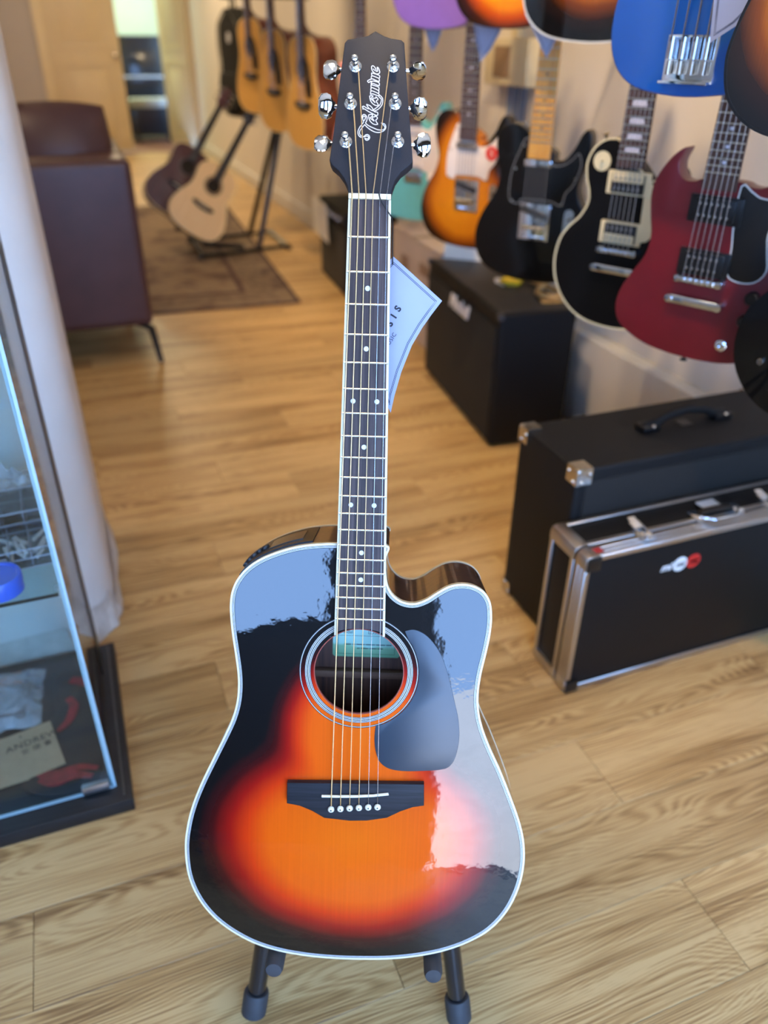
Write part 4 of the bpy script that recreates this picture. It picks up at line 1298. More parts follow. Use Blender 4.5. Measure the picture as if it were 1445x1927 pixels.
# kraft hang tags
M_kr = mat('kraft_card', (176, 150, 116), 0.7, var=0.06, scale=50)
for k, (x, y, z, rz, lab_) in enumerate(((-0.250, 1.172, 0.0388, 12, 'kraft paper tag printed ANDREW on the dark cabinet floor'), (-0.305, 1.165, 0.0365, 4, 'plain kraft paper tag half under the printed one'))):
    t_ = thing('kraft_tag', lab_, 'tag', (x, y, z), math.radians(rz))
    slab('tag_card', mm([(-43, -62), (43, -62), (43, 62), (-43, 62)]), 0, 0.0012, M_kr, t_, smooth=False)
    if k == 0:
        slab('tag_hole', circle(0.0022, 16, (-0.015, 0.050)), 0.0011, 0.0014, M_ink, t_, smooth=False)
        text('tag_print', 'ANDREW', 0.0215, mat('brown_ink', (58, 46, 40), 0.6), t_, T(0.002, 0.026, 0.0014), 0.0001, spacing=1.05)
        text('tag_print', '\u5b89 \u5fb7 \u9c81', 0.0150, mat('brown_ink', (58, 46, 40), 0.6), t_, T(0.006, 0.0055, 0.0014), 0.0001, spacing=1.1)
# guitar strap: black leather with red ribbon shapes
gs = thing('guitar_strap', 'black leather guitar strap with red ribbon pattern in the cabinet', 'strap', (0, 0, 0.031))
M_leather = mat('black_leather', (24, 25, 26), 0.5, var=0.12, scale=80, bump=0.2, bscale=500)
M_redr = mat('red_ribbon', (140, 34, 40), 0.55, var=0.3, scale=60)
slab('strap_body', cr(mm([(-272, 1118), (-262, 1082), (-222, 1056), (-165, 1052), (-135, 1064), (-128, 1130), (-132, 1250), (-142, 1360), (-200, 1380), (-214, 1320), (-212, 1262), (-245, 1215), (-268, 1160)]), 4), 0, 0.004, M_leather, gs, 0.001)
def ribbon(pts, w, dz=0.0042):
    c = cr([(p[0] / 1000, p[1] / 1000) + (0,) for p in pts], 5, False)
    l, r_ = [], []
    for i, p in enumerate(c):
        q0, q1 = Vector(c[max(i - 1, 0)]), Vector(c[min(i + 1, len(c) - 1)])
        d_ = (q1 - q0).normalized()
        ww = w * (0.55 + 0.45 * math.sin(math.pi * min(1, (i + 2) / len(c))))
        l.append((p[0] - d_.y * ww / 2, p[1] + d_.x * ww / 2))
        r_.append((p[0] + d_.y * ww / 2, p[1] - d_.x * ww / 2))
    slab('red_ribbon', l + r_[::-1], dz, dz + 0.0016, M_redr, gs, smooth=False)
ribbon([(-243, 1178), (-250, 1140), (-236, 1112), (-205, 1104), (-172, 1106), (-140, 1092)], 0.018)
ribbon([(-240, 1100), (-215, 1084), (-180, 1088), (-150, 1074)], 0.02, 0.006)
ribbon([(-186, 1298), (-176, 1270), (-188, 1232), (-208, 1212)], 0.018)
ribbon([(-180, 1352), (-158, 1338), (-140, 1318)], 0.02)
ribbon([(-132, 1290), (-128, 1250), (-127, 1205)], 0.008)

# ================================================================== hanging guitars
def gmat(loc, a):
    """frame of a hanging instrument: x to the viewer's right, y up, z out of its front; a = turn from the wall normal"""
    a = math.radians(a)
    return Matrix(((math.sin(a), 0, -math.cos(a), loc[0]), (-math.cos(a), 0, -math.sin(a), loc[1]), (0, 1, 0, loc[2]), (0, 0, 0, 1)))
M_maple = wood('maple_board', (196, 130, 40), (232, 172, 72), 0.3, 0.6, 'Y', 120, 6)
M_rosefb = wood('dark_board', (52, 32, 26), (86, 56, 44), 0.5, 0, 'Y', 200, 6)
M_maple2 = wood('maple_pale', (206, 170, 118), (230, 198, 150), 0.35, 0.5, 'Y', 120, 6)
M_fretw = mat('fret_wire', (206, 198, 180), 0.3, 1.0, var=0.02)
M_pearl = mat('pearl_inlay', (214, 210, 222), 0.25, var=0.08, scale=60)
M_hook = mat('hanger_steel', (70, 70, 72), 0.4, 0.7)
M_foam = mat('hanger_foam', (24, 24, 24), 0.8)
M_blackgloss = mat('black_lacquer', (5, 5, 6), 0.35, coat=0.55, var=0.05, spec=0.1)
M_blacksat = mat('black_satin', (7, 7, 8), 0.5, coat=0.1, var=0.06, spec=0.15)
M_cherry = mat('cherry_satin', (100, 6, 18), 0.4, var=0.12, scale=14, coat=0.25, coat_rough=0.3)
M_bluelq = mat('blue_lacquer', (10, 82, 168), 0.3, coat=0.8, var=0.05, scale=8)
M_purple = mat('purple_lacquer', (140, 104, 190), 0.35, coat=0.5, var=0.04)
M_turq = mat('turquoise_lacquer', (104, 182, 178), 0.35, coat=0.5, var=0.04)
M_pinklq = mat('pink_lacquer', (226, 146, 140), 0.35, coat=0.5, var=0.04)
M_guardw = mat('white_guard', (232, 218, 208), 0.35, var=0.03)
M_guardc = mat('cream_guard', (226, 208, 164), 0.35, var=0.03)
M_pick = mat('pickup_black', (16, 16, 17), 0.3, var=0.05)
M_clearg = mat('guard_edge_grey', (120, 120, 118), 0.35, var=0.05)
M_tele = burst_mat('two_tone_burst', [(-0.005, -0.01, 0.150, 0.132), (-0.02, 0.10, 0.100, 0.135)], [(0.0, (226, 142, 20)), (0.56, (12, 9, 8)), (0.33, (206, 118, 12)), (0.42, (146, 70, 8)), (0.49, (48, 22, 8))], 0.7)
M_strb = burst_mat('three_tone_burst', [(0.0, -0.02, 0.155, 0.130)], [(0.0, (240, 160, 30)), (0.56, (14, 12, 14)), (0.30, (236, 140, 20)), (0.38, (196, 76, 14)), (0.47, (58, 20, 14))], 0.9)
M_acb = burst_mat('acoustic_burst', [(0.0, -0.03, 0.15, 0.142)], [(0.0, (206, 130, 36)), (0.56, (12, 10, 10)), (0.30, (190, 108, 24)), (0.40, (110, 52, 14)), (0.48, (34, 18, 12))], 1.0)
M_natural = wood('natural_spruce', (214, 156, 70), (232, 178, 92), 0.35, 0.5, 'Y', 140, 5)
M_natpale = wood('pale_spruce', (216, 182, 130), (230, 200, 152), 0.4, 0.2, 'Y', 140, 5)
M_redside = wood('red_brown_side', (84, 30, 12), (128, 54, 20), 0.3, 0.8, 'Y', 90, 5)
M_darkred = wood('dark_mahogany', (48, 18, 20), (76, 32, 32), 0.35, 0.6, 'Y', 120, 5)

SG_O = [(-28, 164), (-46, 158), (-63, 158), (-75, 168), (-79, 186), (-72, 208), (-88, 198), (-104, 178), (-116, 153), (-119, 126), (-113, 92), (-106, 60), (-110, 27), (-128, -6), (-145, -39), (-151, -72), (-141, -102), (-113, -122), (-68, -137), (0, -142), (68, -137), (113, -122), (141, -102), (151, -72), (145, -39), (128, -5), (111, 28), (107, 60), (114, 95), (121, 128), (120, 158), (112, 182), (99, 196), (90, 180), (78, 165), (62, 158), (46, 159), (28, 164)]
LP_O = [(-28, 203), (-48, 209), (-68, 204), (-87, 187), (-97, 161), (-94, 133), (-85, 107), (-84, 85), (-97, 58), (-119, 35), (-137, 6), (-144, -36), (-137, -78), (-117, -114), (-87, -142), (-49, -158), (0, -163), (49, -158), (87, -142), (117, -114), (137, -78), (144, -36), (137, 6), (119, 36), (99, 62), (91, 86), (94, 112), (102, 132), (101, 152), (90, 164), (76, 162), (62, 150), (48, 140), (36, 138), (28, 146)]
TELE_O = [(-28, 205), (-40, 216), (-62, 227), (-86, 228), (-108, 213), (-116, 187), (-110, 147), (-101, 117), (-103, 92), (-114, 63), (-132, 36), (-149, 3), (-158, -38), (-150, -80), (-124, -113), (-75, -132), (0, -138), (75, -132), (124, -113), (150, -80), (158, -38), (149, 3), (131, 38), (112, 67), (103, 94), (106, 122), (117, 152), (122, 186), (119, 214), (108, 224), (96, 212), (84, 186), (66, 161), (46, 152), (34, 157), (30, 172)]
STRAT_O = [(-30, 186), (-44, 180), (-58, 190), (-72, 218), (-88, 248), (-106, 260), (-121, 250), (-124, 220), (-114, 180), (-106, 140), (-109, 100), (-126, 60), (-148, 20), (-160, -30), (-155, -78), (-130, -115), (-85, -136), (0, -143), (85, -132), (132, -106), (158, -62), (160, -12), (145, 38), (123, 80), (109, 115), (108, 150), (116, 184), (118, 212), (107, 228), (93, 221), (78, 191), (60, 166), (42, 160), (30, 172)]
ACOU_O = [(-20, 250), (-60, 248), (-100, 236), (-130, 212), (-143, 178), (-142, 140), (-136, 95), (-139, 50), (-158, 2), (-184, -52), (-199, -108), (-200, -146), (-186, -192), (-150, -228), (-96, -248), (0, -256), (96, -248), (150, -228), (186, -192), (200, -146), (199, -108), (184, -52), (158, 2), (139, 50), (136, 95), (142, 140), (143, 178), (130, 212), (100, 236), (60, 248), (20, 250)]

HEAD33 = [(-21, 0), (-24, 10), (-36, 24), (-38, 32), (-30, 120), (-34, 148), (-12, 150), (0, 142), (12, 150), (34, 148), (30, 120), (38, 32), (36, 24), (24, 10), (21, 0)]
HEAD6 = [(-21, 0), (-22, 12), (-32, 26), (-30, 50), (-24, 150), (-6, 176), (20, 172), (30, 160), (26, 146), (14, 138), (22, 120), (24, 40), (21, 12), (21, 0)]

def neck_set(root, scale, y_end, w_nut, w_end, board, frets, dots, head, hmat, z0, nmat=None, block=False):
    """fingerboard, frets, neck shaft, headstock; origin at the saddles"""
    yn = scale
    q = mm([(-w_nut / 2, yn), (-w_end / 2, y_end), (w_end / 2, y_end), (w_nut / 2, yn)])
    fbd = slab('fretboard', q, z0, z0 + 0.006, board, root, smooth=False)
    for k in range(1, frets + 1):
        y = scale * 2 ** (-k / 12.0)
        if y < y_end:
            break
        w_ = w_nut + (w_end - w_nut) * (yn - y) / (yn - y_end)
        box('fret', (0, y / 1000, z0 + 0.0064), (w_ / 1000 - 0.001, 0.0024, 0.0014), M_fretw, fbd)
    for k in dots:
        y = scale * (2 ** (-k / 12.0) + 2 ** (-(k - 1) / 12.0)) / 2
        if y < y_end + 3:
            continue
        if block:
            slab('block_inlay', mm([(-16, y - 5), (16, y - 5), (13, y + 6), (-13, y + 6)]), z0 + 0.0055, z0 + 0.0063, M_pearl, fbd, smooth=False)
        else:
            slab('dot_inlay', circle(0.003, 12, (0, y / 1000)), z0 + 0.0055, z0 + 0.0063, M_pearl if board is not M_maple else M_pick, fbd, smooth=False)
    bm = bmesh.new()
    secs = []
    for y in (yn + 4, yn * 0.8, yn * 0.6, 215, max(y_end, 165)):
        w_ = (w_nut + (w_end - w_nut) * max(0, (yn - y)) / (yn - y_end)) / 2000 - 0.0005
        secs.append([bm.verts.new((-w_ * math.cos(math.pi * i / 10), y / 1000, z0 - 0.0002 - 0.018 * math.sin(math.pi * i / 10))) for i in range(11)])
    for a, b_ in zip(secs, secs[1:]):
        for k in range(10):
            bm.faces.new((a[k], a[k + 1], b_[k + 1], b_[k]))
        bm.faces.new((a[0], b_[0], b_[10], a[10]))
    bm.faces.new(secs[0])
    bm.faces.new(secs[-1])
    auto_smooth(from_bm('neck', bm, nmat or board, root), 50)
    hdd = slab('headstock', mm(head), -0.013, 0, hmat, root, 0.001, T(0, (yn + 2) / 1000, z0 + 0.003) @ R(-8, 'X'))
    box('nut', (0, (yn + 1) / 1000, z0 + 0.006), (w_nut / 1000, 0.004, 0.006), M_cream_pl, root)
    for s_ in (-1, 1):
        for k in range(3):
            pth = (s_ * (0.020 - 0.001 * k) if head is HEAD33 else -0.012 + 0.002 * (k * 2 + (s_ > 0)), (0.045 + 0.038 * k) if head is HEAD33 else 0.03 + 0.024 * (k * 2 + (s_ > 0)))
            lathe('tuner', [(0, 0), (0.005, 0), (0.005, 0.003), (0.003, 0.004), (0.003, 0.012), (0, 0.013)], M_chrome, hdd, 10, T(pth[0], pth[1], 0))
    return fbd

def strings(root, n_, scale, sp0, sp1, z_sad, z_nut, y0=0.0, r=0.0007, material=None):
    for i in range(n_):
        t_ = (i / (n_ - 1) - 0.5)
        tube('string', [(t_ * sp0 / 1000, y0, z_sad), (t_ * sp1 / 1000, scale / 1000, z_nut), (t_ * sp1 * 0.9 / 1000, scale / 1000 + 0.03, z_nut - 0.003)], r, material or M_steel, root, 5)

def humbucker(root, y, ringm, z=0.0, cover=None, zebra=1):
    p = box('pickup', (0, y, z + 0.0035), (0.089, 0.044, 0.007), ringm, root, 0.0015)
    box('pickup_coil', (0, 0, 0.0045), (0.069, 0.036, 0.006), cover or M_pick, p, 0.002)
    for yy in (-0.0095, 0.0095):
        for i in range(6):
            lathe('pole_piece', [(0.0024, 0.007), (0.0024, 0.009), (0, 0.0092)], M_chrome, p, 8, T((i - 2.5) * 0.0098, yy, 0))
    if ringm is M_guardc:
        box('cream_bobbin', (0, 0.0095 * zebra, 0.0048), (0.066, 0.017, 0.0062), M_guardc, p, 0.002)
    return p

def single_coil(root, y, z, cover, tilt=0):
    p = box('pickup', (0, y, z + 0.004), (0.07, 0.016, 0.008), cover, root, 0.003, R(tilt, 'Z'))
    for i in range(6):
        lathe('pole_piece', [(0.002, 0.0035), (0.002, 0.0048), (0, 0.005)], M_nickel, p, 8, T((i - 2.5) * 0.0104, 0, 0))
    return p

def tom_bridge(root):
    b_ = box('bridge', (0, 0.0, 0.011), (0.086, 0.011, 0.008), M_chrome, root, 0.002)
    for s_ in (-1, 1):
        lathe('bridge_post', [(0.007, -0.0105), (0.0075, 0.0), (0.006, 0.004), (0, 0.0045)], M_chrome, b_, 14, T(s_ * 0.037, 0, 0))
    for i in range(6):
        box('bridge_saddle', ((i - 2.5) * 0.0105, 0.0, 0.005), (0.007, 0.007, 0.004), M_chrome, b_, 0.001)
    t_ = box('tailpiece', (0, -0.037, 0.011), (0.094, 0.016, 0.010), M_chrome, root, 0.004, seg=3)
    for s_ in (-1, 1):
        lathe('tailpiece_stud', [(0.008, -0.0105), (0.0085, 0.0), (0.007, 0.006), (0, 0.0065)], M_chrome, t_, 14, T(s_ * 0.045, 0, 0))

def knob(root, x, y, r=0.0105, h=0.014, material=None, z=0.0):
    lathe('control_knob', [(r, z), (r * 0.96, z + h * 0.8), (r * 0.8, z + h), (0, z + h)], material or M_black_pl, root, 18, T(x / 1000, y / 1000, 0))

def hanger(root, Mx, y_top):
    """wall hook: padded yoke under the headstock and an arm back to the wall"""
    inv = Mx.inverted()
    p = Mx @ Vector((0, y_top, -0.03))
    wall = inv @ Vector((WX - 0.002, p.y, p.z + 0.01))
    h_ = tube('hanger', [(0, y_top + 0.004, -0.028), tuple(inv @ Vector((p.x + 0.03, p.y, p.z + 0.01))), tuple(wall)], 0.006, M_hook, root, 8)
    for s_ in (-1, 1):
        tube('hanger_prong', [(0, y_top + 0.004, -0.028), (s_ * 0.032, y_top + 0.004, -0.02), (s_ * 0.033, y_top + 0.006, 0.02)], 0.006, M_foam, h_, 8)

def body(root, outline, th, material, bev, n=4, side=None):
    o = cr(mm(outline), n)
    b_ = slab('body', o, -th, 0, side or material, root, bev)
    if side is not None:
        slab('top', inset(o, 0.001), -0.0005, 0.0015, material, root, smooth=False)
    return o

HGROUP = 'electric guitars hanging on the right wall'
# ---- cherry red double-horn guitar
Mx = gmat((1.016, 1.081, 0.841), 27)
g = thing('electric_guitar', 'cherry red double-horned electric guitar with black pickguard', 'guitar', matrix=Mx, group=HGROUP)
o = body(g, SG_O, 0.036, M_cherry, 0.008)
gd = slab('pickguard', cr(mm([(34, 158), (36, 100), (42, 60), (44, 20), (64, 10), (90, 14), (104, 34), (98, 62), (92, 90), (95, 120), (88, 140), (66, 144), (50, 152)]), 3), 0.0002, 0.0022, M_pick, g, 0.0005)
oo = cr(mm([(34, 158), (36, 100), (42, 60), (44, 20), (64, 10), (90, 14), (104, 34), (98, 62), (92, 90), (95, 120), (88, 140), (66, 144), (50, 152)]), 3)
ring('guard_edge', inset(oo, -0.0022), inset(oo, 0.0003), 0.0002, 0.0018, M_white_pl, gd)
neck_set(g, 628, 150, 43, 57, M_rosefb, 22, (3, 5, 7, 9, 12, 15, 17, 19, 21), HEAD33, M_blackgloss, 0.006, M_darkred)
humbucker(g, 0.118, M_pick, 0.0)
humbucker(g, 0.030, M_pick, 0.0)
tom_bridge(g)
strings(g, 6, 628, 52, 36, 0.0165, 0.014)
for x, y in ((95, -12), (118, -40), (92, -52)):
    knob(g, x, y, 0.0115)
lathe('jack_socket', [(0.010, 0), (0.010, 0.003), (0.006, 0.005), (0.004, 0.005), (0.004, 0.001), (0, 0.001)], M_chrome, g, 16, T(0.062, -0.104, 0))
lathe('strap_button', [(0.003, 0), (0.003, 0.008), (0.007, 0.010), (0.007, 0.012), (0, 0.012)], M_black_pl, g, 12, T(-0.005, -0.1415, -0.018) @ R(90, 'X'))
hanger(g, Mx, 0.64)

# ---- black single-cutaway guitar with cream trim
Mx = gmat((1.047, 1.363, 0.828), 30)
g = thing('electric_guitar', 'black single cutaway electric guitar with cream binding and cream pickup rings', 'guitar', matrix=Mx, group=HGROUP)
o = body(g, LP_O, 0.05, M_blacksat, 0.003)
ring('binding', inset(o, -0.0006), inset(o, 0.003), -0.006, 0.0004, M_guardc, g)
slab('pickguard', cr(mm([(30, 150), (44, 140), (58, 120), (66, 80), (64, 34), (40, 26), (38, 60), (36, 110)]), 3), 0.004, 0.006, M_guardc, g, 0.0005)
neck_set(g, 628, 160, 43, 57, M_rosefb, 22, (3, 5, 7, 9, 12, 15, 17, 19, 21), HEAD33, M_blackgloss, 0.006, M_darkred, True)
humbucker(g, 0.131, M_guardc, 0.0)
humbucker(g, 0.036, M_guardc, 0.0, None, -1)
tom_bridge(g)
strings(g, 6, 628, 52, 36, 0.0165, 0.014)
slab('selector_plate', circle(0.0185, 28, (-0.064, 0.166)), 0.0002, 0.0016, M_guardc, g, smooth=False)
tube('selector_switch', [(-0.064, 0.166, 0), (-0.062, 0.170, 0.014)], 0.003, M_guardc, g, 8)
for x, y in ((76, -20), (100, -52), (66, -62), (90, -94)):
    knob(g, x, y, 0.012, material=M_guardc)
lathe('strap_button', [(0.003, 0), (0.003, 0.008), (0.007, 0.010), (0.007, 0.012), (0, 0.012)], M_nickel, g, 12, T(-0.075, 0.2035, -0.025) @ R(-75, 'X'))
hanger(g, Mx, 0.64)

def tele(loc, a, label, bodym, guardm, board, bridge_pick, edge_m=None):
    Mx = gmat(loc, a)
    g = thing('electric_guitar', label, 'guitar', matrix=Mx, group=HGROUP)
    body(g, TELE_O, 0.044, bodym, 0.003)
    go = cr(mm([(-30, 200), (-52, 168), (-66, 128), (-70, 90), (-66, 56), (-40, 52), (-36, 62), (36, 64), (66, 56), (74, 84), (88, 100), (98, 122), (104, 150), (96, 172), (84, 160), (66, 147), (46, 142), (30, 148)]), 3)
    gd = slab('pickguard', go, 0.0002, 0.0024, guardm, g, 0.0004)
    if edge_m:
        ring('guard_edge', inset(go, -0.002), inset(go, 0.0006), 0.0002, 0.0020, edge_m, gd)
    for x, y in ((-58, 130), (-60, 56), (70, 58), (96, 118), (-40, 182)):
        lathe('guard_screw', [(0.003, 0.0024), (0.003, 0.0034), (0, 0.0038)], M_nickel, gd, 8, T(x / 1000, y / 1000, 0))
    neck_set(g, 648, 156, 42, 56, board, 21, (3, 5, 7, 9, 12, 15, 17, 19), HEAD6, M_maple2 if board is M_maple else M_blackgloss, 0.004, M_maple2)
    if bridge_pick == 'cover':
        single_coil(g, 0.146, 0.003, M_chrome)
    else:
        single_coil(g, 0.142, 0.003, M_nickel)
    bp_ = box('bridge_plate', (0.003, 0.010, 0.0012), (0.080, 0.086, 0.0024), M_chrome, g, 0.001)
    single = single_coil(g, 0.033, 0.002, M_pick, -14)
    for i in range(3):
        tube('bridge_saddle', [((i - 1) * 0.0215 - 0.0095 + 0.003, -0.004, 0.007), ((i - 1) * 0.0215 + 0.0095 + 0.003, -0.004, 0.007)], 0.0042, M_nickel, g, 10)
    for i in range(6):
        lathe('saddle_screw', [(0.0028, 0), (0.0028, 0.004), (0, 0.005)], M_chrome, g, 8, T((i - 2.5) * 0.0105 + 0.003, -0.026, 0.0022))
    strings(g, 6, 648, 54, 36, 0.011, 0.0115)
    cp = slab('control_plate', [(0.012 * math.cos(t) + 0.091, 0.012 * math.sin(t) + (0.036 if math.sin(t) > 0 else -0.064)) for t in [2 * math.pi * k / 32 for k in range(32)]], 0.0002, 0.002, M_chrome, g)
    for y in (-28, -58):
        knob(g, 91, y, 0.0095, 0.014, M_nickel, 0.002)
    tube('selector_switch', [(0.091, 0.02, 0.002), (0.094, 0.026, 0.016)], 0.003, M_black_pl, g, 8)
    lathe('strap_button', [(0.003, 0), (0.003, 0.008), (0.007, 0.010), (0.007, 0.012), (0, 0.012)], M_nickel, g, 12, T(-0.05, 0.223, -0.022) @ R(-80, 'X'))
    hanger(g, Mx, 0.66)
    return g
tele((1.078, 1.76, 0.800), 38, 'black electric guitar with bright amber maple neck and chrome bridge plate', M_blackgloss, M_blackgloss, M_maple, 'cover', M_clearg)
t2 = tele((1.085, 2.159, 0.800), 32, 'amber to black sunburst electric guitar with white pickguard and red sticker', M_tele, M_guardw, M_rosefb, 'std')
slab('red_sticker', circle(0.019, 28, (0.078, 0.128)), 0.0025, 0.0030, mat('sticker_bright_red', (222, 50, 46), 0.4), t2, smooth=False)
text('sticker_mark', 'S', 0.024, M_lw, t2, T(0.078, 0.128, 0.0032), 0.0001)

def strat(loc, a, label, bodym, guardm, n_str=6, board=M_rosefb, scale=648, grow=1.0, shift=0.0, group=HGROUP):
    Mx = gmat(loc, a)
    g = thing('electric_guitar', label, 'guitar', matrix=Mx, group=group)
    S_ = [(p[0] * grow, p[1] * grow + shift) for p in STRAT_O]
    body(g, S_, 0.044, bodym, 0.009)
    go = cr([(p[0] * grow, p[1] * grow + shift / 1000) for p in mm([(-31, 178), (-50, 176), (-66, 196), (-84, 228), (-96, 226), (-100, 200), (-92, 150), (-90, 100), (-86, 62), (-52, 46), (-40, 30), (40, 20), (66, 6), (108, -40), (122, -30), (120, 6), (100, 60), (92, 104), (94, 150), (100, 190), (94, 204), (80, 170), (60, 148), (42, 146), (31, 152)])], 3)
    if guardm is not None:
        slab('pickguard', go, 0.0002, 0.0024, guardm, g, 0.0004)
    hm = M_maple2 if n_str == 6 else M_blackgloss
    neck_set(g, scale, 158 + shift, 42, 57, board, 21, (3, 5, 7, 9, 12, 15, 17, 19), HEAD6, hm, 0.004, M_maple2)
    if n_str == 6:
        for y, tl in ((0.140, 0), (0.092, 0), (0.042, -10)):
            single_coil(g, y, 0.002, M_guardw, tl)
        box('bridge_plate', (0, -0.002, 0.002), (0.07, 0.036, 0.004), M_chrome, g, 0.001)
        for i in range(6):
            box('bridge_saddle', ((i - 2.5) * 0.0106, 0.0, 0.007), (0.009, 0.018, 0.006), M_chrome, g, 0.001)
        for x, y in ((72, 4), (86, -14), (100, -32)):
            knob(g, x, y, 0.011, 0.014, M_guardw, 0.0024)
        strings(g, 6, scale, 54, 36, 0.011, 0.0115)
    else:
        single_coil(g, 0.20, 0.002, M_pick)
        single_coil(g, 0.10, 0.002, M_pick)
        bp_ = box('bridge_plate', (0, -0.022, 0.0014), (0.082, 0.062, 0.0028), M_chrome, g, 0.001)
        box('bridge_lip', (0, -0.030, 0.008), (0.080, 0.004, 0.013), M_chrome, bp_, 0.001)
        for i in range(4):
            tube('bridge_saddle', [((i - 1.5) * 0.0192, -0.022, 0.009), ((i - 1.5) * 0.0192, 0.006, 0.009)], 0.006, M_chrome, g, 12)
            tube('string_coil', [((i - 1.5) * 0.0192, -0.042, 0.009), ((i - 1.5) * 0.0192, -0.024, 0.009)], 0.004, M_nickel, g, 8)
        strings(g, 4, scale, 57, 32, 0.0165, 0.014, r=0.0013)
        for x, y in ((80, 60), (96, 34), (110, 8)):
            knob(g, x, y, 0.011, 0.014, M_chrome)
    hanger(g, Mx, scale / 1000 + 0.012)
    return g
strat((1.105, 2.60, 0.800), 34, 'turquoise electric guitar with white pickguard behind the acoustic headstock', M_turq, M_guardw)
strat((1.15, 3.25, 0.86), 30, 'pale pink electric guitar beside the hanging acoustics', M_pinklq, M_guardw)
UG = 'upper row of hanging guitars'
strat((1.063, 2.357, 1.365), 34, 'purple electric guitar in upper row', M_purple, M_guardw, group=UG)
strat((1.076, 1.967, 1.365), 34, 'black edged sunburst electric guitar between purple and white bound guitars', M_strb, M_pick, group=UG)
strat((0.893, 1.068, 1.20), 20, 'glossy blue bass guitar with four strings and chrome bridge', M_bluelq, None, 4, M_rosefb, 864, 0.92, 60, group=UG)

# ---- hollow instruments
def acoustic(loc, a, label, topm, sidem, depth=0.11, k=1.0, group=None, matrix=None, hang=True, guard=True, fine=True, bind=None, name='acoustic_guitar', fboard=None, headm=None, neckm=None):
    Mx = matrix if matrix is not None else gmat(loc, a)
    g = thing(name, label, 'guitar', matrix=Mx, group=group)
    o = cr([(p[0] * k / 1000, p[1] * k / 1000) for p in ACOU_O], 4)
    slab('body', o, -depth, -0.0015, sidem, g, 0.002)
    slab('top', inset(o, 0.0008), -0.0016, 0.0, topm, g, smooth=False)
    ring('binding', inset(o, -0.0004), inset(o, 0.003), -0.004, 0.0004, bind or M_guardc, g)
    hy = 0.108 * k
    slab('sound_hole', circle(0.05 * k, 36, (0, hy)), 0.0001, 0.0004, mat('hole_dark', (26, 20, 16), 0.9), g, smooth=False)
    ring('rosette', circle(0.064 * k, 48, (0, hy)), circle(0.054 * k, 48, (0, hy)), 0.0001, 0.0006, mat('rosette_dark', (70, 66, 62), 0.5, var=0.3, scale=300), g)
    br_ = slab('bridge', mm([(-78 * k, -36 * k), (78 * k, -36 * k), (80 * k, -56 * k), (30 * k, -70 * k), (-30 * k, -70 * k), (-80 * k, -56 * k)]), 0.0002, 0.009, M_ebony, g, 0.001)
    box('saddle', (0, -0.048 * k, 0.011), (0.075 * k, 0.003, 0.005), M_bone, br_)
    if guard:
        slab('pickguard', cr([(p[0] * k / 1000, p[1] * k / 1000) for p in ((30, 150), (66, 132), (84, 90), (94, 30), (88, -12), (56, -20), (28, -4), (22, 46), (54, 72), (62, 108))], 3), 0.0003, 0.0014, mat('guard_dark', (40, 26, 20), 0.3), g)
    sc = 596 * k
    neck_set_ac(g, k, fboard or M_rosefb, headm or M_blackgloss, neckm or M_neck, fine)
    for i in range(6 if fine else 0):
        t_ = (i / 5 - 0.5)
        tube('string', [(t_ * 0.054 * k, -0.05 * k, 0.0135), (t_ * 0.036 * k, sc / 1000, 0.013)], 0.0007, M_steel, g, 5)
    if hang:
        hanger(g, Mx, (sc + 8) / 1000)
    return g
def neck_set_ac(g, k, board, headm, neckm, fine=True):
    yn, y_end = 596 * k, 150 * k
    q = mm([(-21 * k, yn), (-28 * k, y_end), (28 * k, y_end), (21 * k, yn)])
    f_ = slab('fretboard', q, 0.0006, 0.0075, board, g, smooth=False)
    for i in range(1, 20):
        y = -0.05 * k * 1000 + 646 * k * 2 ** (-i / 12.0)
        if y < y_end:
            break
        box('fret', (0, y / 1000, 0.0078), (0.046 * k, 0.0022, 0.0014), M_fretw if fine else M_clearg, f_)
    bm = bmesh.new()
    secs = []
    for y, dp in ((yn + 4, 0.018), (yn * 0.75, 0.019), (yn * 0.5, 0.022), (yn * 0.44, 0.05), (yn * 0.42, 0.09)):
        w_ = (21 + 7 * (yn - y) / (yn - y_end)) * 0.001 * k
        secs.append([bm.verts.new((-w_ * math.cos(math.pi * i / 10), y / 1000, 0.0005 - dp * math.sin(math.pi * i / 10))) for i in range(11)])
    for a, b_ in zip(secs, secs[1:]):
        for i in range(10):
            bm.faces.new((a[i], a[i + 1], b_[i + 1], b_[i]))
        bm.faces.new((a[0], b_[0], b_[10], a[10]))
    bm.faces.new(secs[0])
    bm.faces.new(secs[-1])
    auto_smooth(from_bm('neck', bm, neckm, g), 50)
    h_ = slab('headstock', [(p[0] * k / 1000, p[1] * k / 1000) for p in HEAD33], -0.014, 0, headm, g, 0.001, T(0, (yn + 2) / 1000, 0.003) @ R(-10, 'X'))
    for s_ in (-1, 1):
        for i in range(3):
            tn = lathe('tuner', [(0, 0), (0.005, 0), (0.005, 0.003), (0.003, 0.004), (0.003, 0.012), (0, 0.013)], M_chrome, h_, 10, T(s_ * 0.021 * k, (0.04 + 0.04 * i) * k, 0))
            box('tuner_button', (s_ * 0.028, 0, -0.007), (0.018, 0.012, 0.008), M_chrome, tn, 0.003)
    return f_
AG = 'natural acoustic guitars hanging by the sofa'
acoustic((1.10, 3.92, 0.975), 12, 'natural topped acoustic guitar nearest the sunburst headstock with red brown side', M_natural, M_redside, 0.11, 0.92, group=AG)
acoustic((1.10, 4.47, 1.0), 14, 'natural topped acoustic guitar hanging in the middle of three', M_natural, M_redside, 0.11, 0.92, group=AG)
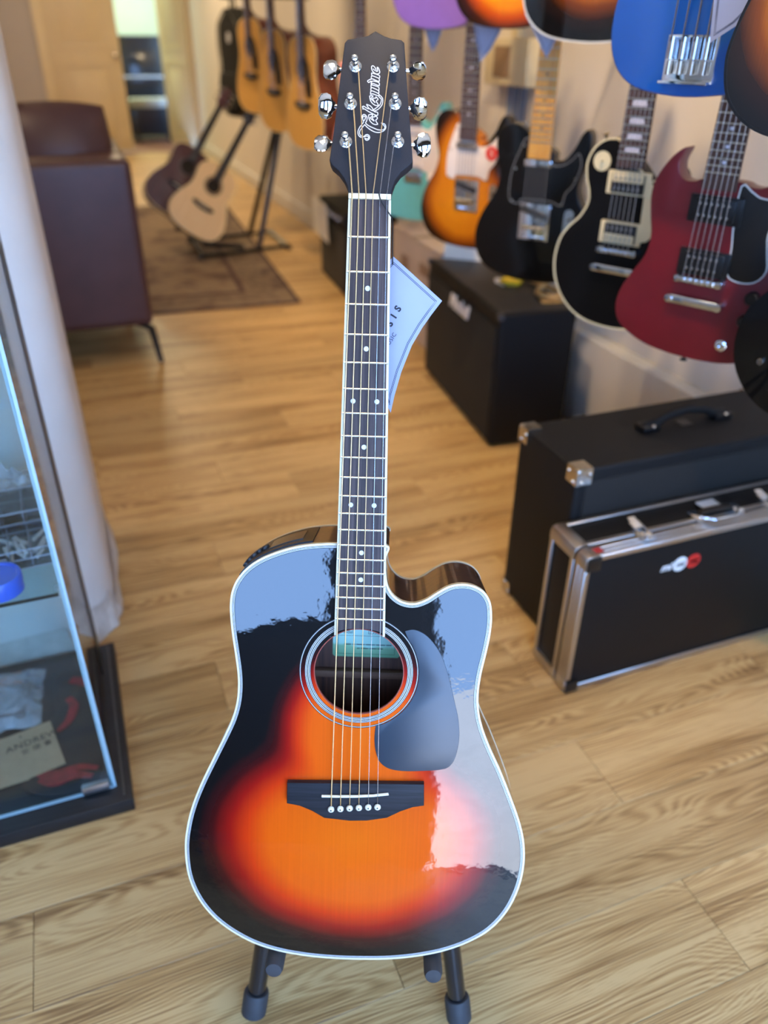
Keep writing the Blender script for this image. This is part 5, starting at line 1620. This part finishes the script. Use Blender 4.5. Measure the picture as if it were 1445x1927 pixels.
acoustic((1.09, 4.95, 1.055), 16, 'natural topped acoustic guitar hanging beside the black gig bag', M_natural, M_redside, 0.11, 0.92, group=AG)
acoustic((0.96, 3.35, 1.64), 14, 'upper natural acoustic guitar above the nearest hanging natural one', M_natural, M_redside, group=UG)
acoustic((0.885, 4.45, 1.66), 16, 'upper natural acoustic guitar above the black gig bag', M_natural, M_redside, group=UG)
acoustic((0.885, 3.9, 1.66), 14, 'dark brown acoustic guitar in the upper row', M_darkred, M_darkred, group=UG)
# sunburst with white binding in the upper row, glossy sunburst and black bodies at the picture's right edge
acoustic((1.06, 1.585, 1.40), 36, 'sunburst hollow guitar with white binding beside the blue bass', M_acb, M_blackgloss, 0.05, 0.80, UG, bind=M_white_pl)
acoustic((0.862, 0.753, 1.281), 30, 'glossy dark sunburst acoustic guitar at the upper right edge', M_acb, M_blackgloss, 0.085, 0.73, UG, bind=M_black_pl)
Mx = gmat((1.06, 0.82, 0.825), 30)
g = thing('electric_guitar', 'glossy black electric guitar at the lower right edge', 'guitar', matrix=Mx, group=HGROUP)
body(g, LP_O, 0.05, M_blackgloss, 0.010)
neck_set(g, 628, 160, 43, 57, M_rosefb, 22, (3, 5, 7, 9, 12, 15, 17, 19, 21), HEAD33, M_blackgloss, 0.006, M_darkred)
humbucker(g, 0.131, M_pick, 0.0)
humbucker(g, 0.036, M_pick, 0.0)
tom_bridge(g)
strings(g, 6, 628, 52, 36, 0.0165, 0.014)
knob(g, -96, -70, 0.006, 0.006, M_nickel)
for x, y in ((76, -20), (100, -52)):
    knob(g, x, y, 0.012)
hanger(g, Mx, 0.64)

# ---- gig bag at the end of the row
gb = thing('gig_bag', 'black padded gig bag hanging at the far end of the guitars', 'bag', matrix=gmat((1.10, 5.62, 1.02), 12))
M_nylon = mat('black_nylon', (22, 23, 20), 0.8, var=0.15, scale=120)
slab('bag_shell', cr(mm([(0, 330), (-40, 322), (-70, 300), (-150, 240), (-165, 120), (-150, 20), (-190, -120), (-185, -210), (-130, -262), (0, -275), (130, -262), (185, -210), (190, -120), (150, 20), (165, 120), (150, 240), (70, 300), (40, 322)]), 4), -0.13, 0.0, M_nylon, gb, 0.03)
slab('front_pocket', cr(mm([(0, -20), (-110, -30), (-150, -110), (-140, -210), (0, -235), (140, -210), (150, -110), (110, -30)]), 4), 0.0, 0.022, M_nylon, gb, 0.008)
tube('bag_zip', [(p[0] * 0.97, p[1] * 0.97, 0.001) for p in cr(mm([(0, 330), (-70, 300), (-150, 240), (-165, 120), (-150, 20), (-190, -120), (-185, -210), (-130, -262), (0, -275), (130, -262), (185, -210), (190, -120), (150, 20), (165, 120), (150, 240), (70, 300)]), 3)], 0.004, mat('zip_grey', (60, 62, 60), 0.4, 0.5), gb, 6, True)
slab('bag_badge', circle(0.03, 20, (0.02, 0.17)), 0.0, 0.003, mat('badge_silver', (190, 190, 190), 0.4), gb)
tube('bag_loop', cr([(-0.03, 0.325, -0.05), (-0.02, 0.40, -0.05), (0.02, 0.40, -0.05), (0.03, 0.325, -0.05)], 4, False), 0.008, M_nylon, gb, 8)
hanger(gb, gmat((1.10, 5.62, 1.02), 12), 0.375)

# ---- paper price tags on the hanging guitars
KITE = [(0, 0), (34, -22), (52, -40), (36, -72), (12, -120), (-14, -150), (-28, -116), (-44, -76), (-58, -46), (-36, -22)]
def hang_tag(loc, a, rz, label, s=1.0):
    t_ = thing('price_tag', label, 'tag', matrix=gmat(loc, a) @ R(rz, 'Z'))
    pts = mm([(p[0] * s, p[1] * s) for p in KITE])
    slab('tag_card', pts, 0, 0.0008, M_paper, t_, smooth=False)
    for d_ in (0.005, 0.0065):
        L = inset(pts, d_)
        strokes('tag_border', [[(p[0] * 1000, p[1] * 1000) for p in L + [L[0]]]], 0.0008, M_navy, t_, T(0, 0, 0.0009))
    tube('tag_cord', [(0, -0.004, 0.0015), (0.0, 0.05, 0.004), (0.004, 0.11, 0.008)], 0.0008, M_cord, t_, 5)
    return t_
hang_tag((1.09, 2.45, 1.285), 34, 6, 'grey paper tag hanging under the purple guitar', 0.8)
hang_tag((1.085, 2.075, 1.29), 34, -4, 'grey paper tag hanging under the black edged sunburst', 0.95)
hang_tag((1.03, 1.735, 1.30), 36, 14, 'white paper tag hanging under the white bound sunburst', 0.9)
hang_tag((0.875, 0.943, 1.325), 30, -16, 'white bordered paper tag between blue bass and dark sunburst', 0.9)

# ================================================================== sofa, rug, floor rack, far room
M_sofa = mat('oxblood_leather', (82, 55, 54), 0.42, var=0.12, scale=9, bump=0.25, bscale=140, spec=0.5)
sf = thing('sofa', 'dark oxblood leather sofa with slim black legs behind the pillar', 'sofa', (0.24, 3.30, 0))
SW, SD = 1.75, 0.95
def soft_box(name, c, s, parent, bev, material=None, puff=0.0):
    o = box(name, c, s, material or M_sofa, parent, bev, seg=4)
    return o
soft_box('sofa_back', (-SW / 2, 0.11, 0.48), (SW, 0.22, 0.64), sf, 0.035)
soft_box('arm', (-0.11, 0.585, 0.48), (0.22, 0.73, 0.64), sf, 0.035)
soft_box('arm', (-SW + 0.11, 0.585, 0.48), (0.22, 0.73, 0.64), sf, 0.035)
soft_box('seat_base', (-SW / 2, 0.58, 0.24), (SW - 0.44, 0.72, 0.16), sf, 0.02)
for k in range(2):
    soft_box('seat_cushion', (-0.22 - 0.3275 - 0.655 * k, 0.59, 0.39), (0.645, 0.70, 0.14), sf, 0.04)
# back cushions standing above the frame, plumped
for k in range(3):
    w_ = 0.44
    bm = bmesh.new()
    n = 10
    def pv(u, v, s_):
        e = (1 - abs(2 * u - 1) ** 3) * (1 - abs(2 * v - 1) ** 3)
        return ((u - 0.5) * w_ * (0.93 + 0.07 * (1 - (2 * v - 1) ** 2)), s_ * (0.028 + 0.085 * e), (v - 0.5) * 0.52 * (0.92 + 0.08 * (1 - (2 * u - 1) ** 2)))
    sides = []
    for s_ in (-1, 1):
        sides.append([[bm.verts.new(pv(i / n, j / n, s_)) for i in range(n + 1)] for j in range(n + 1)])
    for g_, s_ in zip(sides, (-1, 1)):
        for j in range(n):
            for i in range(n):
                bm.faces.new((g_[j][i], g_[j][i + 1], g_[j + 1][i + 1], g_[j + 1][i]))
    for i in range(n):
        for (r0, r1) in (((sides[0][0][i], sides[0][0][i + 1]), (sides[1][0][i + 1], sides[1][0][i])), ((sides[0][n][i], sides[0][n][i + 1]), (sides[1][n][i + 1], sides[1][n][i])), ((sides[0][i][0], sides[0][i + 1][0]), (sides[1][i + 1][0], sides[1][i][0])), ((sides[0][i][n], sides[0][i + 1][n]), (sides[1][i + 1][n], sides[1][i][n]))):
            bm.faces.new((r0[0], r0[1], r1[0], r1[1]))
    cu_ = from_bm('back_cushion', bm, M_sofa, sf, T(-0.255 - w_ * k, 0.335, 0.715) @ R(-8, 'X'), True)
M_leg = mat('leg_black_metal', (14, 15, 17), 0.4, 0.3)
for x, y, dx, dy in ((-0.07, 0.02, 0.075, -0.04), (-SW + 0.07, 0.02, -0.075, -0.04)):
    tube('sofa_leg', [(x, y + 0.05, 0.165), (x + dx * 0.75, y + dy * 0.3, 0.145), (x + dx, y + dy, 0.004)], [0.018, 0.017, 0.011], M_leg, sf, 12)
for x, y, dx, dy in ((-0.07, SD - 0.06, 0.05, 0.04), (-SW + 0.07, SD - 0.06, -0.05, 0.04)):
    tube('sofa_leg', [(x, y, 0.165), (x + dx * 0.75, y + dy * 0.6, 0.145), (x + dx, y + dy, 0.012)], [0.018, 0.017, 0.011], M_leg, sf, 12)

# ---- patterned rug
def rug_mat():
    m = bpy.data.materials.new('rug_weave')
    m.use_nodes = True
    nt = m.node_tree
    N = nt.nodes
    Lk = nt.links.new
    b = N['Principled BSDF']
    b.inputs['Roughness'].default_value = 0.95
    tc = N.new('ShaderNodeTexCoord')
    nz = N.new('ShaderNodeTexNoise'); nz.inputs['Scale'].default_value = 7; nz.inputs['Detail'].default_value = 6; nz.inputs['Distortion'].default_value = 1.2
    Lk(tc.outputs['Object'], nz.inputs[0])
    vo = N.new('ShaderNodeTexVoronoi'); vo.inputs['Scale'].default_value = 5.5
    Lk(tc.outputs['Object'], vo.inputs[0])
    ad = N.new('ShaderNodeMath'); ad.operation = 'MULTIPLY_ADD'; ad.inputs[1].default_value = 0.5
    Lk(vo.outputs['Distance'], ad.inputs[0]); Lk(nz.outputs[0], ad.inputs[2])
    rp = N.new('ShaderNodeValToRGB')
    e = rp.color_ramp.elements
    e[0].position = 0.5; e[0].color = lin((70, 52, 48)) + (1,)
    e[1].position = 0.85; e[1].color = lin((128, 108, 86)) + (1,)
    x = e.new(0.62); x.color = lin((98, 78, 64)) + (1,)
    x = e.new(0.72); x.color = lin((116, 94, 76)) + (1,)
    Lk(ad.outputs[0], rp.inputs[0]); Lk(rp.outputs[0], b.inputs['Base Color'])
    return m
M_rug = rug_mat()
M_rugb = mat('rug_border', (112, 92, 74), 0.95, var=0.35, scale=26)
M_rugd = mat('rug_border_dark', (70, 46, 46), 0.95, var=0.25, scale=40)
RW, RL = 1.9, 2.95
rg = thing('area_rug', 'faded brown patterned rug in front of the sofa', 'rug', (1.045, 3.925, 0), math.radians(-3.2))
box('rug_field', (-RW / 2, RL / 2, 0.005), (RW, RL, 0.009), M_rug, rg, 0.002)
for nm, d_, w_, mt in (('rug_edge', 0.0, 0.022, M_rugd), ('rug_band', 0.10, 0.13, M_rugb), ('rug_band', 0.25, 0.03, M_rugd)):
    o_ = [(-d_, d_), (-RW + d_, d_), (-RW + d_, RL - d_), (-d_, RL - d_)]
    i_ = [(-d_ - w_, d_ + w_), (-RW + d_ + w_, d_ + w_), (-RW + d_ + w_, RL - d_ - w_), (-d_ - w_, RL - d_ - w_)]
    ring(nm, o_, i_, 0.0088, 0.0105, mt, rg)

# ---- black floor rack
rk = thing('guitar_rack', 'black tubular floor rack holding two leaning guitars', 'guitar rack', (0, 0, 0))
RZ = 0.014
for y in (5.06, 5.52):
    tube('base_bar', [(0.70, y - 0.06, RZ + 0.012), (1.30, y + 0.07, RZ + 0.012)], 0.013, M_stand, rk, 10)
for (a, b_) in (((1.10, 5.12, 0.03), (1.345, 5.2, 0.89)), ((1.12, 5.50, 0.03), (1.345, 5.26, 0.89)), ((0.72, 5.03, 0.02), (0.66, 5.24, 0.16)), ((0.72, 5.48, 0.02), (0.66, 5.24, 0.16))):
    tube('upright', [a, b_], 0.018, M_stand, rk, 10)
tube('neck_rest', [(1.06, 5.26, 0.945), (1.20, 5.24, 0.915), (1.37, 5.22, 0.88)], 0.022, M_foam, rk, 12)
tube('lower_rail', [(0.72, 5.0, 0.10), (0.98, 5.05, 0.055)], 0.016, M_foam, rk, 12)
tube('lower_rail', [(0.60, 5.26, 0.15), (0.90, 5.32, 0.10)], 0.016, M_foam, rk, 12)
for x, y in ((0.70, 5.0), (1.30, 5.13), (0.70, 5.46), (1.30, 5.59)):
    lathe('rack_foot', [(0, 0), (0.018, 0), (0.018, 0.02), (0, 0.024)], M_rub, rk, 10, T(x, y, 0.0 if x > 1.06 else 0.0108))
tube('side_brace', [(1.28, 5.13, 0.026), (1.28, 5.57, 0.026)], 0.012, M_stand, rk, 10)
LEAN = gmat((0.765, 4.97, 0.36), 82) @ R(-36, 'Z') @ R(-20, 'X')
acoustic(None, 0, 'pale natural acoustic guitar leaning on the black floor rack', M_natpale, M_darkred, 0.10, 0.86, matrix=LEAN, hang=False, guard=False, fine=False, fboard=M_ebony, headm=mat('grey_headstock', (70, 72, 74), 0.4), neckm=M_blackgloss)
LEAN2 = gmat((0.66, 5.20, 0.44), 82) @ R(-36, 'Z') @ R(-20, 'X')
acoustic(None, 0, 'dark red acoustic guitar leaning behind the pale natural one', M_darkred, M_darkred, 0.10, 0.86, matrix=LEAN2, hang=False, guard=False, fine=False, headm=M_darkred, fboard=M_ebony, neckm=M_blackgloss)

# ---- far doors
M_panelc = mat('door_cream', (206, 186, 146), 0.45, var=0.04, scale=4)
def door_leaf(name, label, matrix, w, h, material):
    d_ = thing(name, label, 'door', matrix=matrix)
    del d_['category']
    struct(d_)
    box('door_slab', (w / 2, 0, h / 2 + 0.01), (w, 0.04, h - 0.02), material, d_, 0.003)
    for z0, z1 in ((0.12, 0.92), (1.06, 2.08)):
        for y in (-0.021, 0.021):
            x0, x1 = 0.11, w - 0.11
            ring('panel_moulding', [(x0, z0), (x1, z0), (x1, z1), (x0, z1)], [(x0 + 0.03, z0 + 0.03), (x1 - 0.03, z0 + 0.03), (x1 - 0.03, z1 - 0.03), (x0 + 0.03, z1 - 0.03)], -0.008, 0.008, material, d_, T(0, y, 0) @ XZ)
            box('door_panel', ((x0 + x1) / 2, y * 0.98, (z0 + z1) / 2), (x1 - x0 - 0.14, 0.012, z1 - z0 - 0.14), material, d_, 0.004)
    lathe('door_knob', [(0.012, 0), (0.012, 0.03), (0.026, 0.04), (0.028, 0.055), (0.016, 0.066), (0, 0.067)], M_nickel, d_, 16, T(w - 0.06, -0.02, 1.0) @ R(90, 'X'))
    return d_
door_leaf('door_1', 'closed cream panelled door leaf at the far end', T(D0, WB + 0.02, 0), 0.765, DH, M_panelc)
door_leaf('door_2', 'open yellow lit door leaf at the far right', T(D1 - 0.005, WB + 0.04, 0) @ R(108, 'Z'), 0.72, DH, M_cream)
# ---- the room beyond
M_green = mat('pale_green_paint', (196, 206, 178), 0.7, var=0.03, scale=3)
struct(box('floor', (0.9, 12.1, -0.054), (3.8, 3.06, 0.1), wood('red_brown_floor', (104, 62, 42), (138, 88, 60), 0.45, 0, 'X', 30, 2)), 'red brown floor of the room beyond')
struct(box('wall_far', (0.9, 13.68, 1.4), (3.8, 0.1, 2.8), M_green))
struct(box('wall_far_left', (-1.05, 12.1, 1.4), (0.1, 3.06, 2.8), M_green))
struct(box('wall_far_right', (2.85, 12.1, 1.4), (0.1, 3.06, 2.8), M_green))
struct(box('ceiling', (0.9, 12.1, 2.86), (3.9, 3.2, 0.1), M_ceil))
pn_ = thing('upright_piano', 'black upright piano seen through the far doorway', 'piano', (1.0, 11.75, 0))
M_piano = mat('piano_black', (14, 17, 18), 0.3, coat=0.5, var=0.04)
box('piano_case', (0.5, 0.34, 0.60), (1.3, 0.28, 1.14), M_piano, pn_, 0.006)
box('piano_lid', (0.5, 0.33, 1.18), (1.34, 0.34, 0.025), M_piano, pn_, 0.004)
box('key_bed', (0.5, 0.08, 0.68), (1.3, 0.3, 0.10), M_piano, pn_, 0.006)
kb = box('keyboard', (0.5, 0.02, 0.738), (1.18, 0.14, 0.016), M_white_pl, pn_, 0.001)
bmk = bmesh.new()
for i in range(36):
    if i % 7 not in (2, 6):
        add_box(bmk, (-0.575 + i * 0.0325, 0.025, 0.012), (0.016, 0.085, 0.010))
from_bm('black_keys', bmk, M_black_pl, kb)
for x in (-0.1, 1.1):
    box('piano_leg', (x, -0.03, 0.32), (0.06, 0.06, 0.62), M_piano, pn_, 0.006)
box('music_desk', (0.5, 0.185, 0.93), (0.7, 0.015, 0.25), M_piano, pn_, 0.003, R(-12, 'X'))
ps_ = thing('piano_stool', 'pale cushioned stool under the far piano', 'stool', (1.18, 11.50, 0))
box('stool_seat', (0, 0, 0.46), (0.5, 0.32, 0.10), mat('stool_cloth', (150, 150, 138), 0.8), ps_, 0.03)
for sx in (-1, 1):
    for sy in (-1, 1):
        box('stool_leg', (sx * 0.2, sy * 0.12, 0.21), (0.035, 0.035, 0.42), M_piano, ps_, 0.004)
wn = thing('window_2', 'bright window', 'window', (0.55, 13.60, 1.55))
del wn['category']
struct(wn, 'bright curtained window in the room beyond')
box('window_sheet', (0, 0, 0), (0.9, 0.02, 1.2), mat('window_white', (225, 235, 220), 0.6), wn)
for x in (-0.47, 0, 0.47):
    box('window_frame', (x, -0.02, 0), (0.05, 0.04, 1.3), M_cream, wn)
for z in (-0.62, 0.62):
    box('window_frame', (0, -0.02, z), (0.99, 0.04, 0.05), M_cream, wn)

# ---- cream switch box on the wall behind the hanging guitars
wb = thing('switch_box', 'cream switch box on the wall above the black maple necked guitar', 'switch box', (WX, 2.875, 1.13))
M_boxc = mat('box_cream', (222, 206, 166), 0.5, var=0.04)
box('box_case', (-0.035, 0, 0), (0.07, 0.32, 0.15), M_boxc, wb, 0.008)
box('box_cover', (-0.072, 0.02, 0), (0.006, 0.12, 0.10), mat('box_brown', (150, 122, 92), 0.5), wb, 0.003)
box('cable_duct', (-0.015, 0.02, 0.30), (0.03, 0.045, 0.45), M_boxc, wb, 0.004)
for k in range(3):
    box('hanging_label', (-0.01, -0.05 + 0.05 * k, -0.16), (0.004, 0.028, 0.16), mat('label_blue', (126, 140, 164), 0.6), wb)
